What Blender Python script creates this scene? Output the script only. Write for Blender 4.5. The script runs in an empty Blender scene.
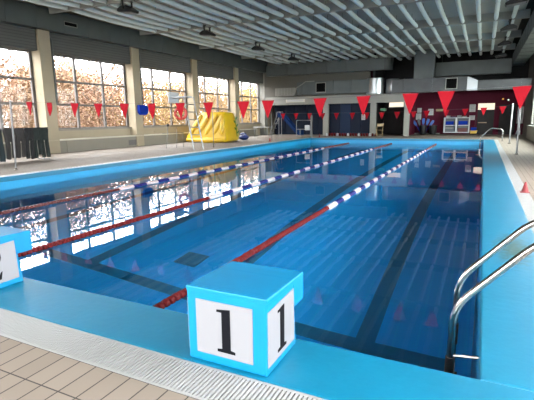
import bpy, bmesh, math, random
import numpy as np
from mathutils import Vector, Matrix

random.seed(7)
C = bpy.context.scene.collection
PI = math.pi
sc = bpy.context.scene

# ------------------------------------------------------------------ materials
def _sock(n, name, v):
    if name in n.inputs:
        n.inputs[name].default_value = v

# albedo scale per paint, relative to the colours read off the photograph
TONE = dict(pool_wall_paint=.72, white_baffle=.68, ceiling_panel=.5, stainless_steel=.6, galvanised_duct=.2, shiny_duct=.7, grey_duct=.42, grey_plaster=.32, pale_grey_paint=.36, grass_and_leaves=.38,
            leaf_orange=.27, leaf_rust=.28, leaf_gold=.29, bark=.3, deck_tile=.40, red_cone=.25, grey_post=.32, blue_box=.45, grey_door=.3, cabinet_white=.7, white_grate=.40, block_blue=.42, white_paint=.185, black_paint=.3, beige_casing=.38, casing_top_lit=.62, grey_seat=1.0, window_frame=1.0, grey_shutter=.5, cream_wall=.44, lane_marking=1, yellow_pvc=.52, teal_black_cloth=.55, charcoal_cloth=.55, black_cloth=.5,
            dark_green_cloth=.5, navy_panel=.16, navy_panel_light=.2, maroon_wall=.48, alu_dummy=1, aluminium=.3, blue_coping_paint=.38, red_float=.15, dark_red_float=.14, blue_float=.32, red_pennant=.26, slide_blue=.3)
def mat(name, col, rough=0.6, metal=0.0, var=0.0, scale=6.0, bump=0.0, bscale=40.0, spec=0.5,
        emit=None, estr=0.0, col2=None):
    k = TONE.get(name, 0.46)
    col = tuple(x * k for x in col)
    if col2: col2 = tuple(x * k for x in col2)
    m = bpy.data.materials.new(name)
    m.use_nodes = True
    nt = m.node_tree
    b = nt.nodes['Principled BSDF']
    b.inputs['Roughness'].default_value = rough
    b.inputs['Metallic'].default_value = metal
    _sock(b, 'Specular IOR Level', spec)
    c = (*col, 1)
    b.inputs['Base Color'].default_value = c
    tc = nt.nodes.new('ShaderNodeTexCoord')
    if var > 0 or col2:
        nz = nt.nodes.new('ShaderNodeTexNoise')
        nz.inputs['Scale'].default_value = scale
        nz.inputs['Detail'].default_value = 5
        nt.links.new(tc.outputs['Object'], nz.inputs['Vector'])
        r = nt.nodes.new('ShaderNodeValToRGB')
        r.color_ramp.elements[0].position = 0.32
        r.color_ramp.elements[1].position = 0.68
        if col2 is None:
            col2 = tuple(max(0, x * (1 - var)) for x in col)
        r.color_ramp.elements[0].color = (*col2, 1)
        r.color_ramp.elements[1].color = c
        nt.links.new(nz.outputs['Fac'], r.inputs['Fac'])
        nt.links.new(r.outputs['Color'], b.inputs['Base Color'])
    if bump > 0:
        n2 = nt.nodes.new('ShaderNodeTexNoise')
        n2.inputs['Scale'].default_value = bscale
        n2.inputs['Detail'].default_value = 3
        nt.links.new(tc.outputs['Object'], n2.inputs['Vector'])
        bp = nt.nodes.new('ShaderNodeBump')
        bp.inputs['Strength'].default_value = bump
        bp.inputs['Distance'].default_value = 0.02
        nt.links.new(n2.outputs['Fac'], bp.inputs['Height'])
        nt.links.new(bp.outputs['Normal'], b.inputs['Normal'])
    if emit:
        b.inputs['Emission Color'].default_value = (*emit, 1)
        b.inputs['Emission Strength'].default_value = estr
    return m

def lin(r, g, b):
    f = lambda v: (v / 255 / 12.92) if v / 255 <= .04045 else ((v / 255 + .055) / 1.055) ** 2.4
    return (f(r), f(g), f(b))

def tile_mat(name, c1, c2, mortar, w, h, msize, loc=(0, 0), rough=0.75, wall=None, spec=.15):
    m = mat(name, c1, rough, spec=spec)
    c1, c2, mortar = [tuple(v * TONE.get(name, .46) for v in q) for q in (c1, c2, mortar)]
    nt = m.node_tree
    b = nt.nodes['Principled BSDF']
    tc = nt.nodes.new('ShaderNodeTexCoord')
    mp = nt.nodes.new('ShaderNodeMapping')
    mp.inputs['Location'].default_value = (loc[0], loc[1], 0)
    nt.links.new(tc.outputs['Object'], mp.inputs['Vector'])
    br = nt.nodes.new('ShaderNodeTexBrick')
    br.offset = 0.0
    br.squash = 1.0
    br.inputs['Scale'].default_value = 1
    br.inputs['Brick Width'].default_value = w
    br.inputs['Row Height'].default_value = h
    br.inputs['Mortar Size'].default_value = msize
    br.inputs['Mortar Smooth'].default_value = 0.1
    br.inputs['Color1'].default_value = (*c1, 1)
    br.inputs['Color2'].default_value = (*c2, 1)
    br.inputs['Mortar'].default_value = (*mortar, 1)
    if wall == 'x':      # pattern in the Y-Z plane
        s = nt.nodes.new('ShaderNodeSeparateXYZ'); k = nt.nodes.new('ShaderNodeCombineXYZ')
        nt.links.new(mp.outputs['Vector'], s.inputs[0])
        nt.links.new(s.outputs['Y'], k.inputs['X']); nt.links.new(s.outputs['Z'], k.inputs['Y'])
        nt.links.new(k.outputs[0], br.inputs['Vector'])
    else:
        nt.links.new(mp.outputs['Vector'], br.inputs['Vector'])
    nz = nt.nodes.new('ShaderNodeTexNoise')
    nz.inputs['Scale'].default_value = 1.3
    nz.inputs['Detail'].default_value = 6
    nt.links.new(tc.outputs['Object'], nz.inputs['Vector'])
    mx = nt.nodes.new('ShaderNodeMixRGB'); mx.blend_type = 'MULTIPLY'
    mx.inputs['Fac'].default_value = 0.25
    rr = nt.nodes.new('ShaderNodeValToRGB')
    rr.color_ramp.elements[0].position = 0.3; rr.color_ramp.elements[0].color = (.7, .7, .7, 1)
    rr.color_ramp.elements[1].position = 0.7; rr.color_ramp.elements[1].color = (1, 1, 1, 1)
    nt.links.new(nz.outputs['Fac'], rr.inputs['Fac'])
    nt.links.new(br.outputs['Color'], mx.inputs['Color1'])
    nt.links.new(rr.outputs['Color'], mx.inputs['Color2'])
    nt.links.new(mx.outputs['Color'], b.inputs['Base Color'])
    bp = nt.nodes.new('ShaderNodeBump')
    bp.inputs['Strength'].default_value = 0.4; bp.inputs['Distance'].default_value = 0.004
    inv = nt.nodes.new('ShaderNodeMath'); inv.operation = 'SUBTRACT'; inv.inputs[0].default_value = 1
    nt.links.new(br.outputs['Fac'], inv.inputs[1])
    nt.links.new(inv.outputs[0], bp.inputs['Height'])
    nt.links.new(bp.outputs['Normal'], b.inputs['Normal'])
    return m

def glass_mat(name, tint=(1, 1, 1)):
    m = bpy.data.materials.new(name); m.use_nodes = True
    nt = m.node_tree; nt.nodes.clear()
    o = nt.nodes.new('ShaderNodeOutputMaterial')
    t = nt.nodes.new('ShaderNodeBsdfTransparent'); t.inputs['Color'].default_value = (*tint, 1)
    g = nt.nodes.new('ShaderNodeBsdfGlossy'); g.inputs['Roughness'].default_value = 0.0
    lw = nt.nodes.new('ShaderNodeLayerWeight'); lw.inputs['Blend'].default_value = 0.5
    pw = nt.nodes.new('ShaderNodeMath'); pw.operation = 'POWER'; pw.inputs[1].default_value = 5
    ad = nt.nodes.new('ShaderNodeMath'); ad.operation = 'MULTIPLY_ADD'; ad.inputs[1].default_value = .5; ad.inputs[2].default_value = .006
    mx = nt.nodes.new('ShaderNodeMixShader')
    nt.links.new(lw.outputs['Facing'], pw.inputs[0]); nt.links.new(pw.outputs[0], ad.inputs[0])
    nt.links.new(ad.outputs[0], mx.inputs[0]); nt.links.new(t.outputs[0], mx.inputs[1])
    nt.links.new(g.outputs[0], mx.inputs[2]); nt.links.new(mx.outputs[0], o.inputs['Surface'])
    return m

def water_mat():
    m = bpy.data.materials.new('pool_water'); m.use_nodes = True
    nt = m.node_tree; nt.nodes.clear()
    o = nt.nodes.new('ShaderNodeOutputMaterial')
    r = nt.nodes.new('ShaderNodeBsdfRefraction'); r.inputs['IOR'].default_value = 1.33
    r.inputs['Roughness'].default_value = 0.0
    r.inputs['Color'].default_value = (0.84, 0.98, 1.0, 1)
    g = nt.nodes.new('ShaderNodeBsdfGlossy'); g.inputs['Roughness'].default_value = 0.0
    f = nt.nodes.new('ShaderNodeFresnel'); f.inputs['IOR'].default_value = 1.33
    mx = nt.nodes.new('ShaderNodeMixShader')
    tc = nt.nodes.new('ShaderNodeTexCoord')
    n1 = nt.nodes.new('ShaderNodeTexNoise'); n1.inputs['Scale'].default_value = 2.2
    n1.inputs['Detail'].default_value = 2
    nt.links.new(tc.outputs['Object'], n1.inputs['Vector'])
    bp = nt.nodes.new('ShaderNodeBump'); bp.inputs['Strength'].default_value = 0.05
    bp.inputs['Distance'].default_value = 0.012
    nt.links.new(n1.outputs['Fac'], bp.inputs['Height'])
    for x in (r, g, f):
        nt.links.new(bp.outputs['Normal'], x.inputs['Normal'])
    nt.links.new(f.outputs[0], mx.inputs[0]); nt.links.new(r.outputs[0], mx.inputs[1])
    nt.links.new(g.outputs[0], mx.inputs[2]); nt.links.new(mx.outputs[0], o.inputs['Surface'])
    return m

def pool_floor_mat():
    m = mat('pool_floor_paint', lin(10, 118, 205), 0.6)
    nt = m.node_tree; b = nt.nodes['Principled BSDF']
    tc = nt.nodes.new('ShaderNodeTexCoord')
    br = nt.nodes.new('ShaderNodeTexBrick'); br.offset = 0; br.inputs['Scale'].default_value = 1
    br.inputs['Brick Width'].default_value = 0.285; br.inputs['Row Height'].default_value = 2.1
    br.inputs['Mortar Size'].default_value = 0.022; br.inputs['Mortar Smooth'].default_value = 0.6
    br.inputs['Color1'].default_value = (*FLOORC, 1); br.inputs['Color2'].default_value = (*FLOORC, 1)
    br.inputs['Mortar'].default_value = (*FLOORM, 1)
    nt.links.new(tc.outputs['Object'], br.inputs['Vector'])
    nt.links.new(br.outputs['Color'], b.inputs['Base Color'])
    return m
FLOORC = lin(0, 170, 248)
FLOORM = lin(10, 178, 249)

M = {}
M['tile'] = tile_mat('deck_tile', lin(184, 170, 154), lin(176, 162, 146), lin(92, 86, 80), .1225, .245, .004, (-.035, -.07))
M['coping'] = mat('blue_coping_paint', lin(6, 152, 194), 0.38, var=0.13, scale=2.5, bump=.08, bscale=18)
def add_stain(m, cx, cy, rx, ry, col):
    nt = m.node_tree; b = nt.nodes['Principled BSDF']
    src = b.inputs['Base Color'].links[0].from_socket
    tc = nt.nodes.new('ShaderNodeTexCoord'); mp = nt.nodes.new('ShaderNodeMapping')
    mp.vector_type = 'TEXTURE'; mp.inputs['Location'].default_value = (cx, cy, 0); mp.inputs['Scale'].default_value = (rx, ry, 1)
    gr = nt.nodes.new('ShaderNodeTexGradient'); gr.gradient_type = 'SPHERICAL'
    nz = nt.nodes.new('ShaderNodeTexNoise'); nz.inputs['Scale'].default_value = 14; nz.inputs['Detail'].default_value = 4
    mu = nt.nodes.new('ShaderNodeMath'); mu.operation = 'MULTIPLY'
    rp = nt.nodes.new('ShaderNodeValToRGB'); rp.color_ramp.elements[0].position = .18; rp.color_ramp.elements[1].position = .42
    mx = nt.nodes.new('ShaderNodeMixRGB'); mx.inputs['Color2'].default_value = (*col, 1)
    L = nt.links.new
    L(tc.outputs['Object'], mp.inputs['Vector']); L(mp.outputs[0], gr.inputs['Vector']); L(tc.outputs['Object'], nz.inputs['Vector'])
    L(gr.outputs['Fac'], mu.inputs[0]); L(nz.outputs['Fac'], mu.inputs[1]); L(mu.outputs[0], rp.inputs['Fac'])
    L(rp.outputs['Color'], mx.inputs['Fac']); L(src, mx.inputs['Color1']); L(mx.outputs['Color'], b.inputs['Base Color'])
add_stain(M['coping'], .36, 4.9, .30, 1.1, (.018, .06, .055))
M['poolwall'] = mat('pool_wall_paint', lin(6, 150, 202), 0.45, var=0.08, scale=2)
M['poolfloor'] = pool_floor_mat()
M['stripe'] = mat('lane_marking', lin(3, 112, 156), 0.6)
M['water'] = water_mat()
M['grate'] = mat('white_grate', lin(200, 200, 197), 0.5)
M['trough'] = mat('gutter_dark', lin(40, 42, 44), 0.8)
M['cream'] = mat('cream_wall', lin(214, 196, 164), 0.75, var=.06, scale=1.5)
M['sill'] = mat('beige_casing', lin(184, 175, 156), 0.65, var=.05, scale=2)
M['casetop'] = mat('casing_top_lit', lin(222, 212, 192), 0.6)  # paler than the casing: window light on the top boards put into colour
M['frame'] = mat('window_frame', lin(88, 82, 78), 0.5)
M['shutter'] = tile_mat('grey_shutter', lin(124, 124, 120), lin(118, 118, 115), lin(92, 92, 90), 30, .11, .008, wall='x')
M['glass'] = glass_mat('window_glass')
M['darkglass'] = glass_mat('dim_glass', (.88, .92, .9))
M['steelduct'] = mat('galvanised_duct', lin(128, 132, 132), 0.42, 0.55, var=.22, scale=2.2)
M['greyduct'] = mat('grey_duct', lin(112, 120, 118), 0.5, 0.25, var=.18, scale=1.5)
M['shiny'] = mat('shiny_duct', lin(176, 180, 180), 0.28, 0.85, var=.12, scale=3)
M['ceilpanel'] = mat('ceiling_panel', lin(214, 214, 206), 0.8, var=.05, scale=1)
M['ceildark'] = mat('dark_roof', lin(30, 30, 31), 0.9)
M['baffle'] = mat('white_baffle', lin(240, 250, 248), 0.55)
M['beam'] = mat('pale_beam', lin(190, 192, 186), 0.6)
M['black'] = mat('black_plastic', lin(22, 22, 23), 0.5)
M['void'] = mat('dark_opening', (.01, .01, .01), 1.0, spec=0)
M['lens'] = mat('lamp_lens', lin(120, 120, 118), 0.3)
M['pale'] = mat('pale_grey_paint', lin(190, 188, 176), 0.65, var=.05, scale=1)
M['olive'] = mat('grey_plaster', lin(140, 136, 124), 0.8, var=.08, scale=1)
M['navy'] = mat('navy_panel', lin(62, 76, 104), 0.6, spec=.1)
M['navylight'] = mat('navy_panel_light', lin(72, 92, 130), 0.6, spec=.1)
M['maroon'] = mat('maroon_wall', lin(98, 28, 50), 0.7, spec=.1)
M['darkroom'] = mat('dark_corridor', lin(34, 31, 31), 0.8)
M['blocktop'] = mat('block_blue', lin(0, 150, 205), 0.45, spec=.25, var=.07, scale=5)
M['white'] = mat('white_paint', lin(236, 236, 240), 0.5)
M['whiteplastic'] = mat('white_plastic', lin(228, 228, 226), 0.4)
M['ink'] = mat('black_paint', lin(16, 18, 26), 0.8, spec=.1)
M['red'] = mat('red_float', lin(190, 18, 28), 0.6, spec=.2)
M['darkred'] = mat('dark_red_float', lin(160, 20, 28), 0.45)
M['bluefloat'] = mat('blue_float', lin(14, 46, 150), 0.6, spec=.2)
M['whitefloat'] = mat('white_float', lin(230, 232, 236), 0.4)
M['cable'] = mat('steel_cable', lin(150, 150, 150), 0.4, .7)
M['flag'] = mat('red_pennant', lin(226, 24, 46), 0.75, spec=.1)
M['steel'] = mat('stainless_steel', lin(205, 200, 192), 0.16, 1.0)
M['greypost'] = mat('grey_post', lin(150, 150, 148), 0.4, .4)
M['cone'] = mat('red_cone', lin(208, 30, 42), 0.5)
M['yellow'] = mat('yellow_pvc', lin(246, 198, 22), 0.35, var=.06, scale=3)
M['leafprint'] = mat('green_print', lin(60, 130, 40), 0.5)
M['bluepvc'] = mat('blue_pvc', lin(24, 52, 130), 0.4)
M['alu'] = mat('aluminium', lin(205, 205, 202), 0.35, .6)
M['seatgrey'] = mat('grey_seat', lin(160, 162, 164), 0.5)
M['ring'] = mat('orange_red_ring', lin(214, 62, 44), 0.45)
M['cloth1'] = mat('teal_black_cloth', lin(26, 42, 46), 0.9, var=.2, scale=9)
M['cloth2'] = mat('charcoal_cloth', lin(52, 48, 46), 0.9, var=.2, scale=9)
M['cloth3'] = mat('black_cloth', lin(26, 26, 27), 0.9, var=.2, scale=9)
M['cloth4'] = mat('dark_green_cloth', lin(24, 38, 34), 0.9, var=.2, scale=9)
M['wood'] = mat('light_wood', lin(190, 160, 112), 0.5, var=.15, scale=8)
M['paper'] = mat('paper', lin(222, 220, 214), 0.7)
M['cabin'] = mat('cabinet_white', lin(206, 206, 206), 0.5)
M['bluebox'] = mat('blue_box', lin(12, 60, 185), 0.6, spec=.1)
M['slide'] = mat('slide_blue', lin(20, 66, 130), .6, spec=.1)
M['redbox'] = mat('brown_red_box', lin(120, 44, 38), 0.5)
M['greybox'] = mat('grey_box', lin(120, 124, 128), 0.5)
M['bark'] = mat('bark', lin(150, 130, 112), 0.9, var=.3, scale=6)
M['leaf1'] = mat('leaf_orange', (.46, .26, .11), 0.8)
M['leaf2'] = mat('leaf_rust', (.40, .19, .09), 0.8)
M['leaf3'] = mat('leaf_gold', (.50, .30, .07), 0.8)
M['grass'] = mat('grass_and_leaves', lin(160, 162, 152), 0.95, var=.3, scale=3)
M['house'] = mat('pale_render', lin(170, 165, 150), 0.9)
M['roofred'] = mat('roof_tile', lin(120, 76, 60), 0.9)
M['litpanel'] = mat('lit_panel', (1, .9, .75), 0.5, emit=(1, .80, .58), estr=.2)
M['exit'] = mat('exit_green', (0, .2, .05), 0.5, emit=(.02, .6, .2), estr=.008)
M['amber'] = mat('amber_lamp', (.8, .3, .02), 0.4, emit=(1, .35, .03), estr=.25)
M['lampwhite'] = mat('white_lamp', (.8, .8, .7), 0.4, emit=(1, .95, .8), estr=.25)

# ------------------------------------------------------------------ mesh helpers
class MB:
    def __init__(s):
        s.bm = bmesh.new()
    def box(s, x0, x1, y0, y1, z0, z1, rot=None, pivot=None):
        vs = [Vector((x, y, z)) for x in (x0, x1) for y in (y0, y1) for z in (z0, z1)]
        if rot is not None:
            p = Vector(pivot)
            vs = [rot @ (v - p) + p for v in vs]
        v = [s.bm.verts.new(q) for q in vs]
        for f in ((0, 1, 3, 2), (4, 6, 7, 5), (0, 4, 5, 1), (2, 3, 7, 6), (0, 2, 6, 4), (1, 5, 7, 3)):
            s.bm.faces.new([v[i] for i in f])
        return s
    def quad(s, *p):
        s.bm.faces.new([s.bm.verts.new(q) for q in p]); return s
    def prism(s, pts, fn, d0, d1):
        """polygon pts (2-D) extruded from d0 to d1; fn(a, b, d) -> point"""
        a = [s.bm.verts.new(fn(u, v, d0)) for u, v in pts]
        b = [s.bm.verts.new(fn(u, v, d1)) for u, v in pts]
        n = len(pts)
        s.bm.faces.new(a[::-1]); s.bm.faces.new(b)
        for i in range(n):
            s.bm.faces.new((a[i], a[(i + 1) % n], b[(i + 1) % n], b[i]))
        return s
    def tube(s, pts, r, n=8, caps=True):
        pts = [Vector(p) for p in pts]
        if not isinstance(r, (list, tuple)):
            r = [r] * len(pts)
        rings = []
        t0 = (pts[1] - pts[0]).normalized()
        up = Vector((0, 0, 1)) if abs(t0.z) < .9 else Vector((1, 0, 0))
        u = t0.cross(up).normalized()
        for i, p in enumerate(pts):
            if i == 0: t = t0
            elif i == len(pts) - 1: t = (pts[i] - pts[i - 1]).normalized()
            else: t = ((pts[i + 1] - p).normalized() + (p - pts[i - 1]).normalized()).normalized()
            u = (u - t * u.dot(t)).normalized()
            w = t.cross(u)
            rings.append([s.bm.verts.new(p + (u * math.cos(2 * PI * k / n) + w * math.sin(2 * PI * k / n)) * r[i]) for k in range(n)])
        for a, b in zip(rings, rings[1:]):
            for k in range(n):
                s.bm.faces.new((a[k], a[(k + 1) % n], b[(k + 1) % n], b[k]))
        if caps:
            s.bm.faces.new(rings[0][::-1]); s.bm.faces.new(rings[-1])
        return s
    def lathe(s, prof, c=(0, 0, 0), n=20, axis='z'):
        c = Vector(c); rings = []
        for r, h in prof:
            ring = []
            for k in range(n):
                a = 2 * PI * k / n
                p = Vector((r * math.cos(a), r * math.sin(a), h))
                if axis == 'y': p = Vector((p.x, p.z, p.y))
                if axis == 'x': p = Vector((p.z, p.x, p.y))
                ring.append(s.bm.verts.new(c + p))
            rings.append(ring)
        for a, b in zip(rings, rings[1:]):
            for k in range(n):
                s.bm.faces.new((a[k], a[(k + 1) % n], b[(k + 1) % n], b[k]))
        s.bm.faces.new(rings[0][::-1]); s.bm.faces.new(rings[-1])
        return s
    def torus(s, c, R, r, axis, n=28, m=10):
        c = Vector(c); ax = Vector(axis).normalized()
        u = ax.orthogonal().normalized(); w = ax.cross(u)
        rings = []
        for i in range(n):
            a = 2 * PI * i / n
            d = u * math.cos(a) + w * math.sin(a)
            rings.append([s.bm.verts.new(c + d * (R + r * math.cos(2 * PI * k / m)) + ax * r * math.sin(2 * PI * k / m)) for k in range(m)])
        for i in range(n):
            a, b = rings[i], rings[(i + 1) % n]
            for k in range(m):
                s.bm.faces.new((a[k], a[(k + 1) % m], b[(k + 1) % m], b[k]))
        return s
    def ball(s, c, r, sx=1, sy=1, sz=1, n=12):
        g = bmesh.ops.create_uvsphere(s.bm, u_segments=n, v_segments=max(6, n // 2 + 2), radius=r)
        for v in g['verts']:
            v.co = Vector((v.co.x * sx, v.co.y * sy, v.co.z * sz)) + Vector(c)
        return s
    def build(s, name, m, parent=None, smooth=False, bevel=0.0, seg=2, loc=None):
        bmesh.ops.recalc_face_normals(s.bm, faces=s.bm.faces)
        me = bpy.data.meshes.new(name)
        s.bm.to_mesh(me); s.bm.free()
        me.materials.append(m)
        o = bpy.data.objects.new(name, me)
        C.objects.link(o)
        if smooth:
            for p in me.polygons: p.use_smooth = True
            try: me.set_sharp_from_angle(angle=math.radians(40))
            except Exception: pass
        if bevel:
            bv = o.modifiers.new('bevel', 'BEVEL'); bv.width = bevel; bv.segments = seg
            bv.limit_method = 'ANGLE'; bv.angle_limit = math.radians(40)
        if parent is not None:
            o.parent = parent
            o.location = -parent.location     # vertices are given in world coordinates
            if parent.parent is not None:
                o.location = Vector((0, 0, 0))
        if loc is not None:
            o.location = loc
        return o

def tag(o, label=None, cat=None, group=None, kind=None):
    if label: o['label'] = label
    if cat: o['category'] = cat
    if group: o['group'] = group
    if kind: o['kind'] = kind
    return o

def thing(name, label, cat, loc=(0, 0, 0), group=None):
    o = bpy.data.objects.new(name, None); C.objects.link(o)
    o.location = loc; o.empty_display_size = .1
    return tag(o, label, cat, group)

def struct(name, mb, m, parent=None, **k):
    o = mb.build(name, m, parent, **k)
    if parent is None: o['kind'] = 'structure'
    return o

def group_struct(name):
    o = bpy.data.objects.new(name, None); C.objects.link(o)
    o['kind'] = 'structure'
    return o

def copy_tree(o, parent=None):
    c = o.copy(); C.objects.link(c)
    if parent is not None: c.parent = parent
    for ch in list(o.children):
        copy_tree(ch, c)
    return c

# ------------------------------------------------------------------ dimensions (metres)
XL, XR, YN, YF = -10.30, 0.075, 2.29, 27.75      # pool basin inner faces
CL, CR, CN, CF = -10.45, 0.60, 1.80, 28.05       # outer edge of blue coping
GW = 0.26                                        # near gutter width
GR = 0.20                                        # side gutter width
WZ = -0.31                                       # water level
PF = -3.0                                        # pool floor
WL, WR, WN, WF = -16.1, 2.5, -5.0, 35.5          # hall
RZ = 6.0
BEAMS = [2.35, 7.4, 12.4, 17.4, 22.4, 27.45, 32.2]

# ------------------------------------------------------------------ floor, pool
f = MB()
zb = -.12
f.box(WL, WR, WN, CN - GW, zb, 0)
f.box(WL, CL - GR, CN - GW, WF, zb, 0)
f.box(CR + GR, WR, CN - GW, WF, zb, 0)
f.box(CL - GR, CR + GR, CF + GR, WF, zb, 0)
struct('floor', f, M['tile'])

f = MB()
f.box(CL, CR, CN, YN, zb, 0); f.box(CL, CR, YF, CF, zb, 0)
f.box(CL, XL, YN, YF, zb, 0); f.box(XR, CR, YN, YF, zb, 0)
bmesh.ops.remove_doubles(f.bm, verts=f.bm.verts, dist=1e-5)
struct('trim_1', f, M['coping'], bevel=0.012)

f = MB(); t = .2
struct('wall_pool_left', f.box(XL - t, XL, YN - t, YF + t, PF, zb), M['poolwall'])
struct('wall_pool_right', MB().box(XR, XR + t, YN - t, YF + t, PF, zb), M['poolwall'])
struct('wall_pool_near', MB().box(XL, XR, YN - t, YN, PF, zb), M['poolwall'])
struct('wall_pool_far', MB().box(XL, XR, YF, YF + t, PF, zb), M['poolwall'])
f = MB(); f.box(XL - t, XR + t, YN - t, YF + t, PF - .2, PF)
struct('floor_pool', f, M['poolfloor'])
f = MB()
z0, z1 = PF, PF + .006
for cx in (-1.2, -3.66, -6.1, -8.7):
    f.box(cx - .125, cx + .125, 5.26, 25.0, z0, z1)
f.box(XL + .3, XR - .2, 5.1, 5.34, z0, z1 + .001)
f.box(XL + .3, XR - .2, 24.9, 25.1, z0, z1 + .001)
struct('trim_2', f, M['stripe'])
f = MB(); f.box(-4.84, -4.4, 6.02, 6.5, PF, PF + .03)
for i in range(7): f.box(-4.82 + i * .06, -4.80 + i * .06, 6.04, 6.48, PF + .03, PF + .04)
tag(f.build('floor_drain', M['stripe']), 'dark square drain cover on the pool floor under the water', 'drain')

f = MB()
f.quad((XL, YN, WZ), (XR, YN, WZ), (XR, YF, WZ), (XL, YF, WZ))
w = f.build('pool_water', M['water'])
tag(w, 'calm blue water filling the swimming pool', 'water', kind='stuff')

# overflow gutter with slatted white grate
f = MB()
f.box(CL - GR, CR + GR, CN - GW, CN, -.16, -.10); f.box(CL - GR, CR + GR, CF, CF + GR, -.16, -.10)
f.box(CL - GR, CL, CN, CF, -.16, -.10); f.box(CR, CR + GR, CN, CF, -.16, -.10)
struct('trim_3', f, M['trough'])
g = MB(); x = CL - GR
while x < CR + GR - .02:
    g.box(x, x + .0138, CN - GW + .004, CN - .004, -.03, 0.001)
    x += .0225
x = CN
while x < CF:
    g.box(CR + .004, CR + GR - .004, x, x + .0138, -.03, .001)
    g.box(CL - GR + .004, CL - .004, x, x + .0138, -.03, .001)
    x += .0225
x = CL - GR
while x < CR + GR:
    g.box(x, x + .0138, CF + .004, CF + GR - .004, -.03, .001)
    x += .0225
for y0, y1 in ((CN - GW, CN - GW + .02), (CN - .02, CN)):
    g.box(CL - GR, CR + GR, y0, y1, -.034, -.0005)
struct('trim_4', g, M['grate'])

# ------------------------------------------------------------------ starting blocks
def poly_one(h):
    # slab-serif figure 1, height h, centred
    P = [(-.20, -.5), (.24, -.5), (.24, -.44), (.13, -.42), (.13, .5), (-.20, .46), (-.20, .41), (-.08, .41), (-.08, -.42), (-.20, -.44)]
    return [[(a * h, b * h) for a, b in P]]

def stroke(pts, wid):
    """flat ribbon polygons following 2-D points with widths"""
    out = []
    L, R = [], []
    for i, (x, y) in enumerate(pts):
        a = pts[max(i - 1, 0)]; b = pts[min(i + 1, len(pts) - 1)]
        d = Vector((b[0] - a[0], b[1] - a[1])).normalized()
        w_ = wid[i] / 2
        L.append((x - d.y * w_, y + d.x * w_)); R.append((x + d.y * w_, y - d.x * w_))
    for i in range(len(pts) - 1):
        out.append([L[i], L[i + 1], R[i + 1], R[i]])
    return out

def poly_two(h):
    pts, wd = [], []
    for k in range(13):
        a = math.radians(170 - k * 17.5)
        pts.append((.24 * math.cos(a), .24 + .23 * math.sin(a))); wd.append(.07 + .10 * min(1, k / 6))
    pts += [(.05, -.16), (-.16, -.33), (-.25, -.42)]; wd += [.12, .09, .06]
    polys = [[(a * h, b * h) for a, b in q] for q in stroke(pts, wd)]
    polys.append([(a * h, b * h) for a, b in [(-.30, -.5), (.27, -.5), (.32, -.25), (.27, -.27), (.22, -.36), (-.30, -.40)]])
    polys.append([(a * h, b * h) for a, b in [(-.26 + .1 * math.cos(t_), .20 + .1 * math.sin(t_)) for t_ in [k * PI / 5 for k in range(10)]]])
    return polys

def starting_block(cx, label, polyf, nc=2.01):
    y0, y1 = 1.835, 2.20
    root = thing('starting_block', label, 'starting block', (cx, 2.02, 0), 'starting blocks')
    hw = .245
    b = MB()
    b.prism([(y0, 0), (y1 + .03, 0), (y1, .3), (y1, .42), (y0, .42)], lambda u, v, d: (d, u, v), cx - hw, cx + hw)
    b.build('body', M['blocktop'], root, bevel=.012)
    b = MB()
    b.prism([(y0 - .004, .365), (2.335, .24), (2.345, .40), (y0 - .004, .43)][:0] or
            [(y0 - .001, .40), (2.18, .38), (2.19, .245), (2.335, .245), (2.335, .415), (y0 - .001, .43)],
            lambda u, v, d: (d, u, v), cx - hw - .002, cx + hw + .002)
    b.build('top_slab', M['blocktop'], root, bevel=.006)
    def panel(pts, fn, off, nm, polys, pfn):
        p = MB().prism(pts, fn, 0, off).build('number_panel', M['white'], root)
        tag(p, 'white number panel')
        q = MB()
        for i, poly in enumerate(polys):
            q.prism(poly, pfn, off - .001 - i * .00001, off + .002 + i * .00005)
        n_ = q.build('numeral', M['ink'], p)
        n_.location = (0, 0, 0)
        n_.matrix_parent_inverse = Matrix.Identity(4)
        tag(n_, 'black painted number')
    fx = cx
    panel([(-.183, .055), (.165, .055), (.165, .365), (-.183, .365)], lambda u, v, d: (fx + u, y0 - d, v), .004, '', polyf(.25),
          lambda u, v, d: (fx + u, y0 - d, .21 + v))
    for sgn in (1, -1):
        panel([(-.17, .05), (.175, .05), (.165, .365), (-.17, .355)], lambda u, v, d: (cx + sgn * (hw + d), 2.015 + u, v), .004, '', polyf(.25),
              lambda u, v, d: (cx + sgn * (hw + d), nc + sgn * u, .205 + v))
    return root
starting_block(-1.155, 'blue starting block with black number 1 on white panels at the pool corner', poly_one)
starting_block(-3.62, 'blue starting block with black number 2, cut off at the left photo edge', poly_two, 1.975)

# ------------------------------------------------------------------ lane ropes
def disc_mesh(name, m, n=1, pitch=.105, r=.044, ln=.056):
    b = MB()
    for i in range(n):
        y = i * pitch
        b.lathe([(.012, y), (r * .9, y + .004), (r, y + ln * .2), (r, y + ln * .35), (r * .45, y + ln * .5), (r, y + ln * .65), (r, y + ln * .8), (r * .9, y + ln - .004), (.012, y + ln)], n=10, axis='y')
    bmesh.ops.recalc_face_normals(b.bm, faces=b.bm.faces)
    me = bpy.data.meshes.new(name); b.bm.to_mesh(me); b.bm.free(); me.materials.append(m)
    for p in me.polygons: p.use_smooth = True
    return me
red_disc = disc_mesh('float', M['red'])
dark_disc = disc_mesh('float', M['darkred'])
SEG = .45
seg_w = disc_mesh('float_segment', M['whitefloat'], 5, .09, .055, .088)
seg_b = disc_mesh('float_segment', M['bluefloat'], 5, .09, .055, .088)
seg_r = disc_mesh('float_segment', M['darkred'], 5, .09, .055, .088)
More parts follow.
